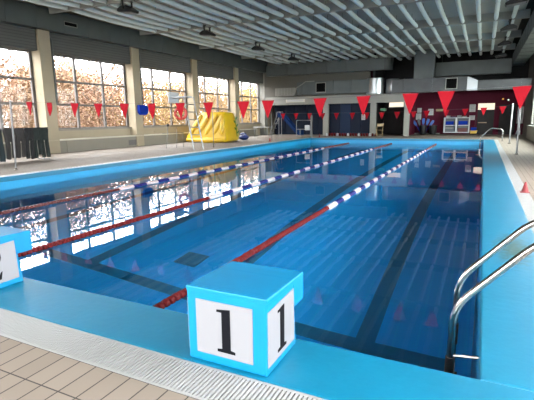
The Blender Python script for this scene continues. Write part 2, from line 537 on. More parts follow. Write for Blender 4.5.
def rope(x, y_red, y_end_red, label, disc, z=WZ + .012, first='w', seglens=None):
    root = thing('lane_rope', label, 'lane rope', (x, YN, z), 'lane ropes')
    MB().tube([(x, YN, z + .02), (x, YN + .2, z), (x, YF - .2, z), (x, YF, z + .02)], .007, 6).build('cable', M['cable'], root)
    def put(me, y, nm):
        o = bpy.data.objects.new(nm, me); C.objects.link(o); o.parent = root
        o.location = (random.uniform(-.004, .004), y - YN, random.uniform(-.004, .003))
    y = YN + .12
    n = 0
    while y < y_red - .05:
        put(disc, y, 'float'); y += .0745
        n += 1
        if n >= 98: break
    y = y_red; k = 0 if first == 'w' else 1
    while y < y_end_red:
        put(seg_w if k % 2 == 0 else seg_b, y, 'float_segment'); y += SEG; k += 1
    while y < YF - .45:
        put(seg_r, y, 'float_segment'); y += SEG
    return root
rope(-2.437, 7.48, 22.4, 'lane rope nearest the right pool edge, beside the number 1 block', red_disc)
rope(-5.01, 7.50, 22.4, 'middle lane rope, running past the number 2 block', red_disc)
rope(-7.63, 7.64, 22.4, 'lane rope farthest left, nearest the window side of the pool', dark_disc)

# ------------------------------------------------------------------ pool ladders
def arc(p0, p1, p2, n=6):
    p0, p1, p2 = map(Vector, (p0, p1, p2))
    return [p0 * (1 - t) ** 2 + p1 * 2 * t * (1 - t) + p2 * t * t for t in [i / n for i in range(n + 1)]]
def pool_ladder(yc, label):
    root = thing('pool_ladder', label, 'pool ladder', (.3, yc, 0), 'stainless pool ladders')
    for s in (-.25, .25):
        y = yc + s
        pts = [(-.085, y, -1.55), (-.085, y, -.2)]
        pts += arc((-.085, y, .06), (-.085, y, .17), (.0, y, .27))
        pts += arc((.26, y, .56), (.36, y, .67), (.48, y, .67))
        pts += arc((.82, y, .64), (.96, y, .62), (.97, y, .42))
        pts += [(.97, y, .0)]
        rail = MB().tube(pts, .021, 12).build('handrail', M['steel'], root, smooth=True)
        fl = MB().lathe([(.05, 0), (.05, .012), (.024, .016)], (.97, y, 0), 16)
        fl.build('flange', M['steel'], root, smooth=True)
        if s < 0: MB().tube([(-.085, y, -.15), (.075, y, -.13)], .008, 6).build('wall_strut', M['steel'], root)
        MB().lathe([(.027, -.1), (.027, .06)], (-.085, y, -.22), 12).build('clamp', M['black'], root)
    for z in (-.78, -1.04, -1.30):
        MB().box(-.125, -.045, yc - .235, yc + .235, z, z + .025).build('step', M['steel'], root, bevel=.005)
pool_ladder(3.0, 'shiny steel pool ladder in the near right corner, beside the coping')
pool_ladder(26.6, 'small distant steel pool ladder at the far right pool corner')

# ------------------------------------------------------------------ pennant lines, poles
def pennant_line(y, xa, za, xb, zb, xs, zf, label, pw, ph, twisted=()):
    root = thing('pennant_line', label, 'pennant line', (xa, y, za), 'pennant lines across the pool')
    pts = [(xa, y, za)] + [(x, y, zf(x)) for x in xs] + [(xb, y, zb)]
    MB().tube(pts, .0035, 6).build('cord', M['greypost'], root)
    for i, x in enumerate(xs):
        z = zf(x); b = MB()
        a = random.uniform(-.15, .15)
        rows = 6; grid = []
        tw = i in twisted
        for r in range(rows + 1):
            f_ = r / rows; row = []
            hw_ = pw / 2 * (1 - f_) + .004
            for c_ in (-1, -.33, .33, 1):
                bend = .03 * math.sin(f_ * 3 + i) * (1 if not tw else 1)
                ang = a * (0 if tw else 1) + (-.25 + f_ * .9 if tw else 0)
                u = c_ * hw_
                row.append((x + u * math.cos(ang), y + u * math.sin(ang) + bend * f_ * .6, z - ph * f_))
            grid.append(row)
        for side in (0, 1):
            dy = .0035 * (1 if side else -1)
            vs = [[b.bm.verts.new((p[0], p[1] + dy, p[2])) for p in row] for row in grid]
            if side == 0: first = vs
            for r in range(rows):
                for c_ in range(3):
                    b.bm.faces.new((vs[r][c_], vs[r][c_ + 1], vs[r + 1][c_ + 1], vs[r + 1][c_]))
        for r in range(rows):
            for c_ in (0, 3):
                b.bm.faces.new((first[r][c_], first[r + 1][c_], vs[r + 1][c_], vs[r][c_]))
        b.build('pennant', M['flag'], root, smooth=True)
    return root
xs1 = [-10.62, -9.86, -8.97, -8.18, -7.37, -6.58, -5.81, -5.1, -4.28, -3.74, -2.69, -1.9, -1.12, -.57, .48]
zf1 = lambda x: 1.655 + .0068 * (x + 4.6) ** 2 * (.62 if x < -4.6 else .55)
pennant_line(7.71, -11.36, 1.85, 1.25, 1.80, xs1, zf1, 'nearer string of large red triangular pennants across the pool', .25, .335, (1, 5))
xs2 = [-10.66, -9.83, -9.0, -8.2, -7.4, -6.5, -5.7, -4.9, -4.11, -3.28, -2.64, -1.72, -.85, -.03, .78]
zf2 = lambda x: 1.57 + .2 * ((x + 5.5) / 6.5) ** 2 * (1 if x > -5.5 else .2)
pennant_line(24.0, -11.35, 1.66, 1.16, 1.83, xs2, zf2, 'farther string of small looking red pennants near the far end', .30, .36)

def pole(x, y, h, label, r=.022, base=True, lean=(0, 0), m='greypost'):
    root = thing('pennant_pole', label, 'pole', (x, y, 0), 'upright poles beside the pool')
    MB().tube([(x, y, 0), (x + lean[0] * .5, y + lean[1] * .5, h * .5), (x + lean[0], y + lean[1], h)], r, 12).build('shaft', M[m], root, smooth=True)
    MB().lathe([(r * 2.2, 0), (r * 2.2, .012), (r * 1.3, .02), (r * 1.3, .06)], (x, y, 0), 16).build('socket', M['steel'], root, smooth=True)
    MB().ball((x + lean[0], y + lean[1], h), r * 1.1).build('cap', M['steel'], root, smooth=True)
    return root
pole(-11.45, 7.71, 1.86, 'thin grey pole in front of the dark hanging clothes', .024, lean=(.09, 0))
pole(1.27, 7.71, 1.82, 'near right pennant pole beyond the right photo edge', .026)
p = pole(1.1, 17.28, 2.12, 'tall pale pole on the right deck with a cord knotted around it', .034, lean=(-.04, 0), m='alu')
b = MB()
for i in range(5): b.torus((1.085, 17.28, .70 + i * .025), .046, .014, (0, .1, 1))
b.tube([(1.05, 17.24, .78), (1.0, 17.2, .70), (.99, 17.2, .58)], .012, 6)
b.build('cord_coil', M['white'], p, smooth=True)
pole(-11.42, 17.6, 1.63, 'thin grey pole in front of the yellow inflatable', .018)
pole(1.18, 24.0, 1.86, 'pale pole on the right deck nearest the far ladder', .034, m='alu')
pole(-11.4, 24.0, 1.72, 'thin pole at far left beside the small red cone', .02)

# ------------------------------------------------------------------ cones
def cone(x, y, h, label, r):
    root = thing('marker_cone', label, 'cone', (x, y, 0), 'red marker cones')
    MB().lathe([(r * .8, .012), (r * .62, h * .3), (r * .2, h * .95), (r * .14, h)], (x, y, 0), 20).build('cone_body', M['cone'], root, smooth=True)
    MB().box(x - r, x + r, y - r, y + r, 0, .014).build('base', M['cone'], root, bevel=.004)
cone(.735, 8.72, .185, 'small red cone standing on the right gutter', .075)
cone(-11.1, 23.1, .22, 'tiny red cone at the far left pool edge', .07)
cone(-9.9, 28.35, .25, 'red cone on the far left deck corner beside the grey post', .07)

# ------------------------------------------------------------------ left wall, windows, pillars
BAYS = [-2.7] + [2.3, 7.25, 12.33, 17.4, 22.4, 27.4, 32.0]
xw = WL
wl = MB()
wl.box(xw - .3, xw, WN, WF, -.2, .95)                       # parapet under the windows
wl.box(xw - .3, xw, WN, WF, 4.05, RZ)
wl.box(xw - .3, xw, 32.1, WF, .95, 4.05)
struct('wall_left', wl, M['cream'])
sh = MB()
for a, b_ in zip(BAYS, BAYS[1:]):
    sh.box(xw - .05, xw + .30, a + .25, b_ - .25, 4.02, 4.98)
struct('trim_5', sh, M['shutter'])
sl = MB()
sl.box(xw - .02, xw + .10, WN, 32.0, .90, .96)
struct('trim_6', sl, M['sill'])
tn = 7
for i, y in enumerate(BAYS[1:]):
    d = .26
    pm = MB().box(xw - .25, xw + .42, y - d, y + d, 0, 4.9)
    if i == len(BAYS) - 2:
        struct(f'trim_{tn}', pm, M['pale'], bevel=.01)
    else:
        struct(f'trim_{tn}', pm, M['cream'], bevel=.01)
    tn += 1
struct(f'trim_{tn}', MB().box(xw - .25, xw + .4, WN, WN + .6, 0, 4.9), M['cream']); tn += 1
ZB, ZT = .96, 4.02
def wall_window(idx, ya, yb):
    g_ = group_struct(f'window_{idx}')
    fr = MB(); e = .045; x0, x1 = xw - .16, xw - .07
    cols = [ya, ya + (yb - ya) * .325, ya + (yb - ya) * .67, yb]
    rows = [ZB, 1.99, 2.95, ZT]
    for k, y in enumerate(cols):
        w_ = .075 if k in (0, 3) else .05
        fr.box(x0, x1, y - w_, y + w_, ZB, ZT)
    for k, z in enumerate(rows):
        w_ = .06 if k in (0, 3) else .04
        fr.box(x0 + .005, x1 - .005, ya, yb, z - w_, z + w_)
    fr.box(x0, x1, ya, yb, ZT - .02, ZT + .1)
    fr.build('window_frame', M['frame'], g_)
    for c_ in range(3):
        for r_ in range(3):
            MB().box(xw - .12, xw - .114, cols[c_] + .04, cols[c_ + 1] - .04, rows[r_] + .03, rows[r_ + 1] - .03).build('pane', M['glass'], g_)
n_win = 1
for a, b_ in zip(BAYS, BAYS[1:]):
    wall_window(n_win, a + .30, b_ - .30); n_win += 1

# downpipes beside pillars
for i, y in enumerate(BAYS[2:-1]):
    r_ = .05
    labs = ['downpipe on the cream pillar beyond the left photo edge', 'grey green downpipe on the cream pillar behind the hanging clothes', 'grey green downpipe on the pillar beside the blue wall box',
            'grey green downpipe on the pillar behind the aluminium ladder', 'grey green downpipe on the pillar behind the yellow inflatable']
    yy = y + .32
    xx = xw + .34
    d_ = MB().tube([(xx, yy - .1, 4.55)] + arc((xx, yy - .05, 4.58), (xx, yy + .04, 4.58), (xx, yy + .05, 4.4)) + [(xx, yy + .05, 1.95)], r_, 10)
    o = d_.build('downpipe', M['greyduct'], smooth=True)
    tag(o, labs[i], 'pipe', 'downpipes on the window pillars')

# radiator casing along the window wall
JO = [-3.0, 0.3, 3.4, 6.6, 9.9, 12.97, 17.35, 21.7, 26.1, 30.3]
names = ['beige radiator casing beyond the left edge, nearest section', 'second beige radiator casing beyond the left edge', 'third beige radiator casing beyond the left edge', 'beige radiator casing beside the clothes rack, left of it',
         'beige radiator casing behind the hanging clothes', 'beige radiator casing with a dark vent, between clothes and blue box', 'beige radiator casing behind the aluminium ladder', 'beige radiator casing behind the yellow inflatable', 'farthest beige radiator casing beside the far pillar']
for (a, b_), lab in zip(zip(JO, JO[1:]), names):
    root = thing('radiator_casing', lab, 'radiator casing', (-15.9, (a + b_) / 2, 0), 'radiator casings under the windows')
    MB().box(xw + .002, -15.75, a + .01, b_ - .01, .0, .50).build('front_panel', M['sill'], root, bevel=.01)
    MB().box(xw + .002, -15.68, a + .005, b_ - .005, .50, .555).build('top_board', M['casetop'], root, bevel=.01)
    if a != 12.97: continue
    v = MB(); vy = b_ - .75
    v.box(-15.755, -15.74, vy, vy + .62, .08, .34)
    for k in range(6): v.box(-15.742, -15.735, vy + .03, vy + .59, .1 + k * .04, .115 + k * .04)
    v.build('vent', M['frame'], root)

# ------------------------------------------------------------------ ceiling
struct('ceiling', MB().box(WL - .3, WR + .3, WN - .3, WF + .3, RZ, RZ + .2), M['ceildark'])
pn = MB()
ends = [WN + .05] + BEAMS + [34.9]
for a, b_ in zip(ends, ends[1:]):
    if b_ > 34: continue
    pn.box(-15.2, 1.25, a + .62, b_ - .02, 5.70, 5.74)
pn.box(-6.8, 1.25, 32.75, 34.4, 5.70, 5.74)
struct(f'trim_{tn}', pn, M['ceilpanel']); tn += 1
slot = MB()
for y in BEAMS:
    x = -15.2
    while x < 1.2:
        slot.box(x, x + .03, y + .02, y + .62, 5.70, 5.76); x += .21
    slot.box(-15.2, 1.25, y + .30, y + .33, 5.70, 5.76)
struct(f'trim_{tn}', slot, M['ceilpanel']); tn += 1
for y in BEAMS:
    struct(f'trim_{tn}', MB().box(-15.3, 1.45, y - .05, y + .05, 5.36, 5.72), M['beam'], bevel=.008); tn += 1

# white tube baffles in rows between the beams
def baffle_mesh(L):
    b = MB(); n = 24; r0 = .085
    pts, rr = [], []
    for seg in range(3):
        a0 = L * seg / 3
        for k in range(9):
            f_ = k / 8
            yy = a0 + .012 + (L / 3 - .024) * f_
            pts.append((0, yy, -.05 * math.sin(PI * yy / L)))
            rr.append(r0 * (1 if 0 < k < 8 else .84))
    b.tube(pts, rr, 10)
    me = bpy.data.meshes.new('tube'); bmesh.ops.recalc_face_normals(b.bm, faces=b.bm.faces)
    b.bm.to_mesh(me); b.bm.free(); me.materials.append(M['baffle'])
    for p in me.polygons: p.use_smooth = True
    return me
b = MB()
for yy in (.5, 1.65, 3.3, 4.4): b.box(-.006, .006, yy - .006, yy + .006, .06, .36)
hang = bpy.data.meshes.new('hanger'); b.bm.to_mesh(hang); b.bm.free(); hang.materials.append(M['greyduct'])
rowname = ['above the near deck behind the camera', 'over the nearest end of the pool', 'in the row nearest the camera at the photo top', 'in the second visible row of the ceiling',
           'in the third visible row of the ceiling', 'in the far row of the ceiling', 'in the last short row by the far wall']
spans = list(zip(BEAMS, BEAMS[1:]))
for bi, (a, b_) in enumerate(spans[1:] + [(32.2, 34.3)]):
    L = b_ - a - .22
    me = baffle_mesh(L)
    short = baffle_mesh(L - .55)
    for k in range(-22, 2):
        x = .17 + .655 * k
        if a > 32 and x < -6.5: continue
        o = bpy.data.objects.new('ceiling_baffle', short if (a == 27.45 and -4.8 < x < -2.9) else me); C.objects.link(o)
        o.location = (x, a + .11, 5.44)
        tag(o, 'long white tubular ceiling baffle ' + rowname[bi + 1 if a > 5 else 0], 'ceiling baffle', 'white ceiling baffles ' + rowname[bi + 1 if a > 5 else 0])
        h_ = bpy.data.objects.new('hanger', hang); C.objects.link(h_); h_.parent = o
        h_.scale = (1, L / 4.8, 1)

# floodlights
def floodlight(x, y, z, lab, yaw):
    root = thing('floodlight', lab, 'floodlight', (x, y, z + .25), 'black ceiling floodlights')
    R = Matrix.Rotation(yaw, 4, 'Z')
    def T(mb):
        for v in mb.bm.verts: v.co = (R @ v.co.to_4d()).to_3d() + Vector((x, y, z))
        return mb
    h = MB(); h.prism([(-.30, -.06), (.32, -.13), (.36, -.06), (.10, .10), (-.12, .12), (-.30, .02)], lambda u, v, d: (u, d, v), -.2, .2)
    T(h).build('housing', M['black'], root, bevel=.015)
    l = MB(); l.prism([(-.26, -.068), (.30, -.134), (.30, -.142), (-.26, -.076)], lambda u, v, d: (u, d, v), -.17, .17)
    T(l).build('lens', M['lens'], root)
    br = MB(); br.box(-.03, .03, -.24, -.215, -.02, .3); br.box(-.03, .03, .215, .24, -.02, .3); br.box(-.06, .06, -.24, .24, .28, .31)
    T(br).build('bracket', M['black'], root)
for y, q in ((12.4, 'nearest of the left row, at the photo top'), (17.4, 'second of the left row'), (22.4, 'third of the left row'), (27.45, 'fourth and farthest of the left row')):
    floodlight(-11.5, y + .1, 5.12, 'black ceiling floodlight, ' + q, 0)
for y, q in ((17.4, 'nearest of the right row, at the photo top'), (22.4, 'second of the right row'), (27.0, 'third of the right row'), (32.0, 'farthest of the right row, beside the duct end')):
    floodlight(.72, y + .1, 5.05, 'black ceiling floodlight, ' + q, PI)

# ------------------------------------------------------------------ ducts
def duct(name, lab, boxes, m, flanges=(), grilles=(), bevel=.01, extra=None):
    root = thing(name, lab, 'air duct', (boxes[0][0], boxes[0][2], boxes[0][4]), 'ventilation ducts')
    for bx in boxes:
        MB().box(*bx).build('casing', M[m], root, bevel=bevel)
    for bx in flanges:
        MB().box(*bx).build('flange', M[m], root)
    for g_ in grilles:
        x0, x1, y0, y1, z0, z1 = g_
        fr = MB()
        if x1 - x0 > y1 - y0:
            t_ = .05
            fr.box(x0, x1, y0, y1, z0, z0 + t_); fr.box(x0, x1, y0, y1, z1 - t_, z1)
            fr.box(x0, x0 + t_, y0, y1, z0 + t_, z1 - t_); fr.box(x1 - t_, x1, y0, y1, z0 + t_, z1 - t_)
        else:
            t_ = .025
            fr.box(x0, x1, y0, y1, z0, z0 + t_); fr.box(x0, x1, y0, y1, z1 - t_, z1)
            fr.box(x0, x1, y0, y0 + t_, z0 + t_, z1 - t_); fr.box(x0, x1, y1 - t_, y1, z0 + t_, z1 - t_)
        gf = fr.build('grille', M['pale'], root)
        inn = MB()
        if x1 - x0 > y1 - y0: inn.box(x0 + .04, x1 - .04, y0 + .01, y1, z0 + .04, z1 - .04)
        else: inn.box(x0, x1 - .006, y0 + .02, y1 - .02, z0 + .02, z1 - .02)
        o = inn.build('opening', M['void'], gf); o.matrix_parent_inverse = Matrix.Identity(4)
    return root
# long duct on top of the window wall
xd0, xd1 = -15.82, -15.42
fl = []
y = -4.0
while y < 31.5:
    fl.append((xd0 + .02, xd1 + .012, y, y + .035, 4.785, 5.62)); y += 1.22
duct('window_duct', 'long grey air duct above the windows on the left', [(xd0, xd1, -4.9, 31.9, 4.80, 5.60)], 'greyduct', fl, [(xd1 - .01, xd1 + .014, 13.1, 13.75, 5.08, 5.26)])
YD = 31.55
# upper far duct
fl = [(x, x + .03, YD - .54, YD + .02, 4.46, 5.28) for x in (-13.4, -11.9, -10.4, -8.9, -7.4)]
r = duct('far_upper_duct', 'grey air duct just under the ceiling along the far wall, upper left', [(-15.18, -6.3, YD - .5, YD + .0, 4.48, 5.26)], 'greyduct', fl)
b = MB(); b.prism([(-6.3, YD - .5)] + [(-6.3 + .5 * math.sin(t_), YD - .5 * math.cos(t_)) for t_ in [k * PI / 20 for k in range(1, 11)]] + [(-6.3, YD)], lambda u, v, d: (u, v, d), 4.48, 5.26)
b.build('elbow', M['steelduct'], r, smooth=True)
# lower far duct with grille
fl = [(x, x + .03, YD - .44, YD + .12, 3.0, 3.94) for x in (-12.3, -9.9, -8.6)]
r = duct('far_lower_duct', 'grey air duct with a black square grille above the navy panels', [(-12.7, -7.25, YD - .4, YD + .1, 3.02, 3.92)], 'greyduct', fl, [(-11.2, -10.42, YD - .43, YD - .39, 3.12, 3.84)])
MB().lathe([(.56, 2.88), (.60, 2.92), (.60, 3.95), (.56, 3.98)], (-6.98, YD + .1, 0), 32).build('round_elbow', M['shiny'], r, smooth=True)
b = MB()
b.prism([(-14.5, 3.0), (-12.9, 3.0), (-12.72, 3.5), (-12.9, 3.56), (-14.5, 3.56)], lambda u, v, d: (u, d, v), YD - .35, YD + .1)
hd = b.build('hood', M['pale'], r)
for k in range(12):
    q = MB().box(-14.42 + k * .125, -14.40 + k * .125, YD - .365, YD - .34, 3.02, 3.54).build('rib', M['olive'], hd); q.matrix_parent_inverse = Matrix.Identity(4)
MB().tube([(-12.7, YD - .42, 3.55), (-12.3, YD - .42, 3.75), (-12.0, YD - .42, 3.95), (-11.3, YD - .42, 3.95)], .04, 8).build('pipe', M['pale'], r, smooth=True)
# right far duct
fl = [(x, x + .03, YD - .43, YD + .12, 2.9, 3.82) for x in (-5.0, -3.2)]
r = duct('far_right_duct', 'steel air duct with a black grille above the maroon wall, tapering right', [(-5.75, -1.1, YD - .4, YD + .1, 2.92, 3.80), (-.5, 2.45, YD - .35, YD + .1, 2.92, 3.52)], 'steelduct', fl + [(x, x + .03, YD - .37, YD + .1, 2.9, 3.54) for x in (.9, 1.9)], [(-2.38, -1.66, YD - .43, YD - .39, 3.03, 3.74)])
b = MB()
vs = [(-1.1, 2.92, 3.80, YD - .4), (-.5, 2.92, 3.52, YD - .35)]
A = [b.bm.verts.new((x, yy, z)) for x, z0_, z1_, y_ in vs for yy in (y_, YD + .1) for z in (z0_, z1_)]
for fc in ((0, 1, 3, 2), (4, 6, 7, 5), (0, 4, 5, 1), (2, 3, 7, 6), (0, 2, 6, 4), (1, 5, 7, 3)): b.bm.faces.new([A[i] for i in fc])
b.build('taper', M['shiny'], r)
MB().lathe([(.42, 2.94), (.44, 2.97), (.44, 3.84), (.42, 3.87)], (-5.8, YD + .1, 0), 24).build('round_elbow', M['shiny'], r, smooth=True)
MB().box(-4.45, -3.15, YD + .15, YD + .75, 3.78, 5.68).build('riser', M['greyduct'], r, bevel=.01)
fl = [(x, x + .03, 33.57, 34.3, 4.06, 5.02) for x in (-2.2, -.9, .4)]
duct('far_middle_duct', 'grey air duct set back behind the far right ceiling edge', [(-3.4, 1.4, 33.6, 34.3, 4.08, 5.0)], 'greyduct', fl + [(x, x + .03, 33.9, 33.93, 5.0, 5.69) for x in (-2.9, .9)])
fl = [(1.45, 2.17, y_, y_ + .04, 4.585, 5.42) for y_ in [2 + k * 1.5 for k in range(22)]]
duct('right_wall_duct', 'large grey air duct running along the right side under the roof', [(1.46, 2.15, -4.5, 35.0, 4.60, 5.40)], 'greyduct', fl)

# ------------------------------------------------------------------ far end
struct('wall_far', MB().box(WL - .3, WR + .3, WF, WF + .2, -.2, RZ), M['maroon'])
struct(f'trim_{tn}', MB().box(WL - .3, -7.4, 31.75, 31.95, 2.9, RZ), M['olive']); tn += 1
struct(f'trim_{tn}', MB().box(-15.55, -4.6, 31.58, 31.98, 2.32, 2.92), M['pale'], bevel=.01); tn += 1
struct(f'trim_{tn}', MB().box(-7.08, WR, 35.3, 35.48, 3.2, RZ), M['ceildark']); tn += 1
for x0, x1 in ((-10.78, -10.42), (-7.27, -6.88), (-4.95, -4.6)):
    struct(f'trim_{tn}', MB().box(x0, x1, 31.6, 31.96, 0, 2.33), M['pale'], bevel=.01); tn += 1
# navy folding doors
def panelled(name, x0, x1, y, n, mats):
    g_ = group_struct(name)
    wdt = (x1 - x0) / n
    for k in range(n):
        MB().box(x0 + k * wdt + .01, x0 + (k + 1) * wdt - .01, y, y + .06, 0.02, 2.34).build('door_panel', M[mats[k % len(mats)]], g_, bevel=.008)
    MB().box(x0, x1, y + .07, y + .12, 0, 2.6).build('backing', M['navy'], g_)
panelled('door_1', -10.42, -7.27, 32.15, 4, ['navy', 'navylight', 'navy', 'navy'])
panelled('door_2', -15.5, -10.78, 33.2, 5, ['navy'])
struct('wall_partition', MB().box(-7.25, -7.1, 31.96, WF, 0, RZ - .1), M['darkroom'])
struct('wall_partition.001', MB().box(-4.9, -4.75, 31.96, WF, 0, 3.1), M['maroon'])
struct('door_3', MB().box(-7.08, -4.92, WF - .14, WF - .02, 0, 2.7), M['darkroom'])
# corridor light and exit sign
o = thing('light_panel', 'glowing rectangular light panel above the dark opening beside the far column', 'light', (-5.55, 31.9, 2.2))
MB().box(-6.04, -5.08, 32.06, 32.12, 2.02, 2.44).build('diffuser', M['litpanel'], o)
MB().box(-6.08, -5.04, 32.12, 32.17, 1.98, 2.48).build('frame', M['pale'], o)
o = thing('exit_sign', 'small green emergency sign above the dark opening', 'sign', (-6.45, 31.98, 1.85))
MB().box(-6.62, -6.26, 32.0, 32.04, 1.76, 1.9).build('sign_face', M['exit'], o)
MB().box(-6.64, -6.24, 32.04, 32.07, 1.74, 1.92).build('backplate', M['pale'], o)
o = thing('beam_lamp', 'narrow cream coloured lamp box on the pale beam above the blue slide', 'lamp', (-13.0, 31.58, 2.62))
MB().box(-13.75, -12.2, 31.5, 31.578, 2.50, 2.74).build('lamp_body', M['casetop'], o, bevel=.015)
MB().box(-13.65, -12.3, 31.485, 31.5, 2.54, 2.70).build('diffuser', M['paper'], o)
# doorways in the maroon wall
g_ = group_struct('door_4')
MB().box(-.42, .64, WF - .08, WF - .02, 0, 1.74).build('door_leaf', mat('grey_door', lin(60, 54, 52), .5, spec=.15), g_)
MB().box(-.42, .64, WF - .08, WF - .02, 1.76, 2.2).build('transom', M['litpanel'], g_)
MB().box(-.35, .2, WF - .1, WF - .08, .82, .88).build('door_handle', M['wood'], g_)
g_ = group_struct('door_5')
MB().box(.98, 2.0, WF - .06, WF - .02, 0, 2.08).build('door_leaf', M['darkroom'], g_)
MB().box(.93, .98, WF - .08, WF - .02, 0, 2.12).build('door_frame', M['maroon'], g_)
MB().box(2.0, 2.05, WF - .08, WF - .02, 0, 2.12).build('door_frame', M['maroon'], g_)
struct('baseboard_far', MB().box(-4.7, -2.9, WF - .05, WF, 0, .1), M['pale'])

def sheet(x0, x1, z0, z1, lab, y=WF, m='paper', group='notices on the far wall'):
    root = thing('notice', lab, 'notice', ((x0 + x1) / 2, y, (z0 + z1) / 2), group)
    MB().box(x0, x1, y - .018, y - .0005, z0, z1).build('sheet', M[m], root)
    b = MB(); n = max(2, int((z1 - z0) / .09))
    for k in range(n):
        zz = z1 - .06 - k * (z1 - z0 - .08) / n
        b.box(x0 + .04, x1 - .05 - .04 * (k % 3), y - .020, y - .0175, zz - .012, zz)
    b.build('text_lines', M['greybox'], root)
sheet(-4.58, -4.28, 1.62, 1.96, 'small white notice on the maroon wall, upper of two at its left end')
sheet(-4.66, -4.28, 1.10, 1.56, 'white notice on the maroon wall, lower of two at its left end')
sheet(-3.80, -3.42, 1.42, 1.88, 'white notice on the maroon wall above the blue paddles')
sheet(-.98, -.58, 1.62, 2.14, 'white poster on the maroon wall above the cabinet right end')
sheet(-.96, -.58, 1.04, 1.36, 'white notice on the maroon wall above the yellow bucket')
sheet(-8.02, -7.74, 1.13, 1.54, 'white sheet taped on the navy door panels', 32.148)
o = thing('wall_plaque', 'narrow wooden plaque on the maroon wall left of the cabinet', 'plaque', (-3.0, WF, 1.78))
MB().box(-3.25, -2.75, WF - .04, WF - .002, 1.70, 1.86).build('board', M['wood'], o, bevel=.008)
o = thing('whiteboard', 'narrow pale board on the far wall at the right photo edge', 'board', (2.2, WF, 1.3))
MB().box(2.1, 2.44, WF - .04, WF - .02, .8, 1.9).build('board', M['paper'], o)
MB().box(2.07, 2.47, WF - .02, WF - .002, .77, 1.93).build('frame', M['greypost'], o)
for x, z, m_, lab in ((1.12, 2.47, 'amber', 'small round amber lamp above the right dark doorway'), (1.46, 2.40, 'lampwhite', 'small round white lamp above the right dark doorway')):
    o = thing('signal_lamp', lab, 'lamp', (x, WF, z), 'signal lamps on the maroon wall')
    MB().lathe([(.03, -.08), (.05, -.05), (.05, -.03)], (x, WF, z), 16, 'y').build('lamp_lens', M[m_], o, smooth=True)
    MB().lathe([(.09, -.03), (.09, -.002)], (x, WF, z), 16, 'y').build('socket', M['black'], o)

# storage cabinet with boxes
cy0, cy1 = 34.7, 35.35
cab = thing('storage_rack', 'white wheeled storage rack of blue and red boxes against the maroon wall', 'storage rack', (-1.75, 35.0, 0))
x0, x1, zb_, zt = -2.6, -.88, .14, 1.18
b = MB(); t_ = .07
for xx in (x0, (x0 + x1) / 2 - .08, x1 - t_): b.box(xx, xx + t_ + (.06 if abs(xx - x0) > .1 and xx < x1 - .2 else 0), cy0, cy1, zb_, zt + .04)
b.build('upright', M['cabin'], cab)
for z in (zb_, .64, zt):
    MB().box(x0, x1, cy0 + .01, cy1, z, z + .05).build('shelf', M['cabin'], cab)
MB().box(x0, x1, cy1 - .02, cy1 + .01, zb_, zt).build('back_panel', M['greybox'], cab)
for xx in (x0 + .08, x1 - .08):
    MB().lathe([(.06, -.02), (.06, .02)], (xx, cy0 + .1, .07), 14, 'x').build('wheel', M['black'], cab)
def crate(xa, xb, za, zb__, m_, lab):
    o = thing('storage_box', lab, 'box', ((xa + xb) / 2, cy0 + .3, za), 'boxes in the white rack')
    MB().box(xa, xb, cy0 + .06, cy1 - .06, za, zb__ - .04).build('tub', M[m_], o, bevel=.015)
    MB().box(xa - .01, xb + .01, cy0 + .05, cy1 - .05, zb__ - .04, zb__).build('lid', M['greybox' if m_ != 'greybox' else 'paper'], o, bevel=.008)
crate(-2.48, -1.95, .70, 1.0, 'bluebox', 'blue box on the left middle shelf of the white rack')
crate(-2.48, -1.95, .20, .5, 'greybox', 'grey box on the left bottom shelf of the white rack')
crate(-1.62, -1.02, .70, 1.02, 'bluebox', 'blue box on the right middle shelf of the white rack')
crate(-1.62, -1.02, .20, .52, 'redbox', 'dark red box on the right bottom shelf of the white rack')
for k, (xx, m_) in enumerate(((-2.35, 'greybox'), (-2.0, 'bluefloat'), (-1.6, 'greybox'), (-1.25, 'paper'))):
    o = thing('swim_board', ['grey swim board lying on top of the white rack, leftmost', 'blue swim board lying on top of the white rack', 'grey swim board lying on top of the white rack, third along', 'white swim board lying on top of the white rack, rightmost'][k], 'swim board', (xx, 35.0, zt + .05), 'swim boards on the rack')
    for q in range(2):
        MB().box(xx - .15, xx + .15, 34.8, 35.25, zt + .051 + q * .07, zt + .112 + q * .07).build('slab', M[m_ if q == 0 else 'redbox' if k % 2 else 'paper'], o, bevel=.02)
# mop bucket
o = thing('mop_bucket', 'yellow mop bucket with a blue wringer beside the white rack', 'mop bucket', (-.6, 34.9, 0))
MB().prism([(-.20, .08), (.20, .08), (.25, .30), (-.25, .30)], lambda u, v, d: (-.6 + u, d, v), 34.75, 35.1).build('bucket', M['yellow'], o, bevel=.02)
MB().prism([(-.17, .30), (.17, .30), (.2, .52), (-.2, .52)], lambda u, v, d: (-.6 + u, d, v), 34.85, 35.05).build('wringer', M['bluebox'], o, bevel=.02)
MB().tube([(-.55, 35.0, .4), (-.5, 35.3, 1.2)], .015, 8).build('mop_handle', M['black'], o)
for xx in (-.75, -.45):
    MB().lathe([(.04, -.02), (.04, .02)], (xx, 34.8, .04), 12, 'x').build('wheel', M['black'], o)
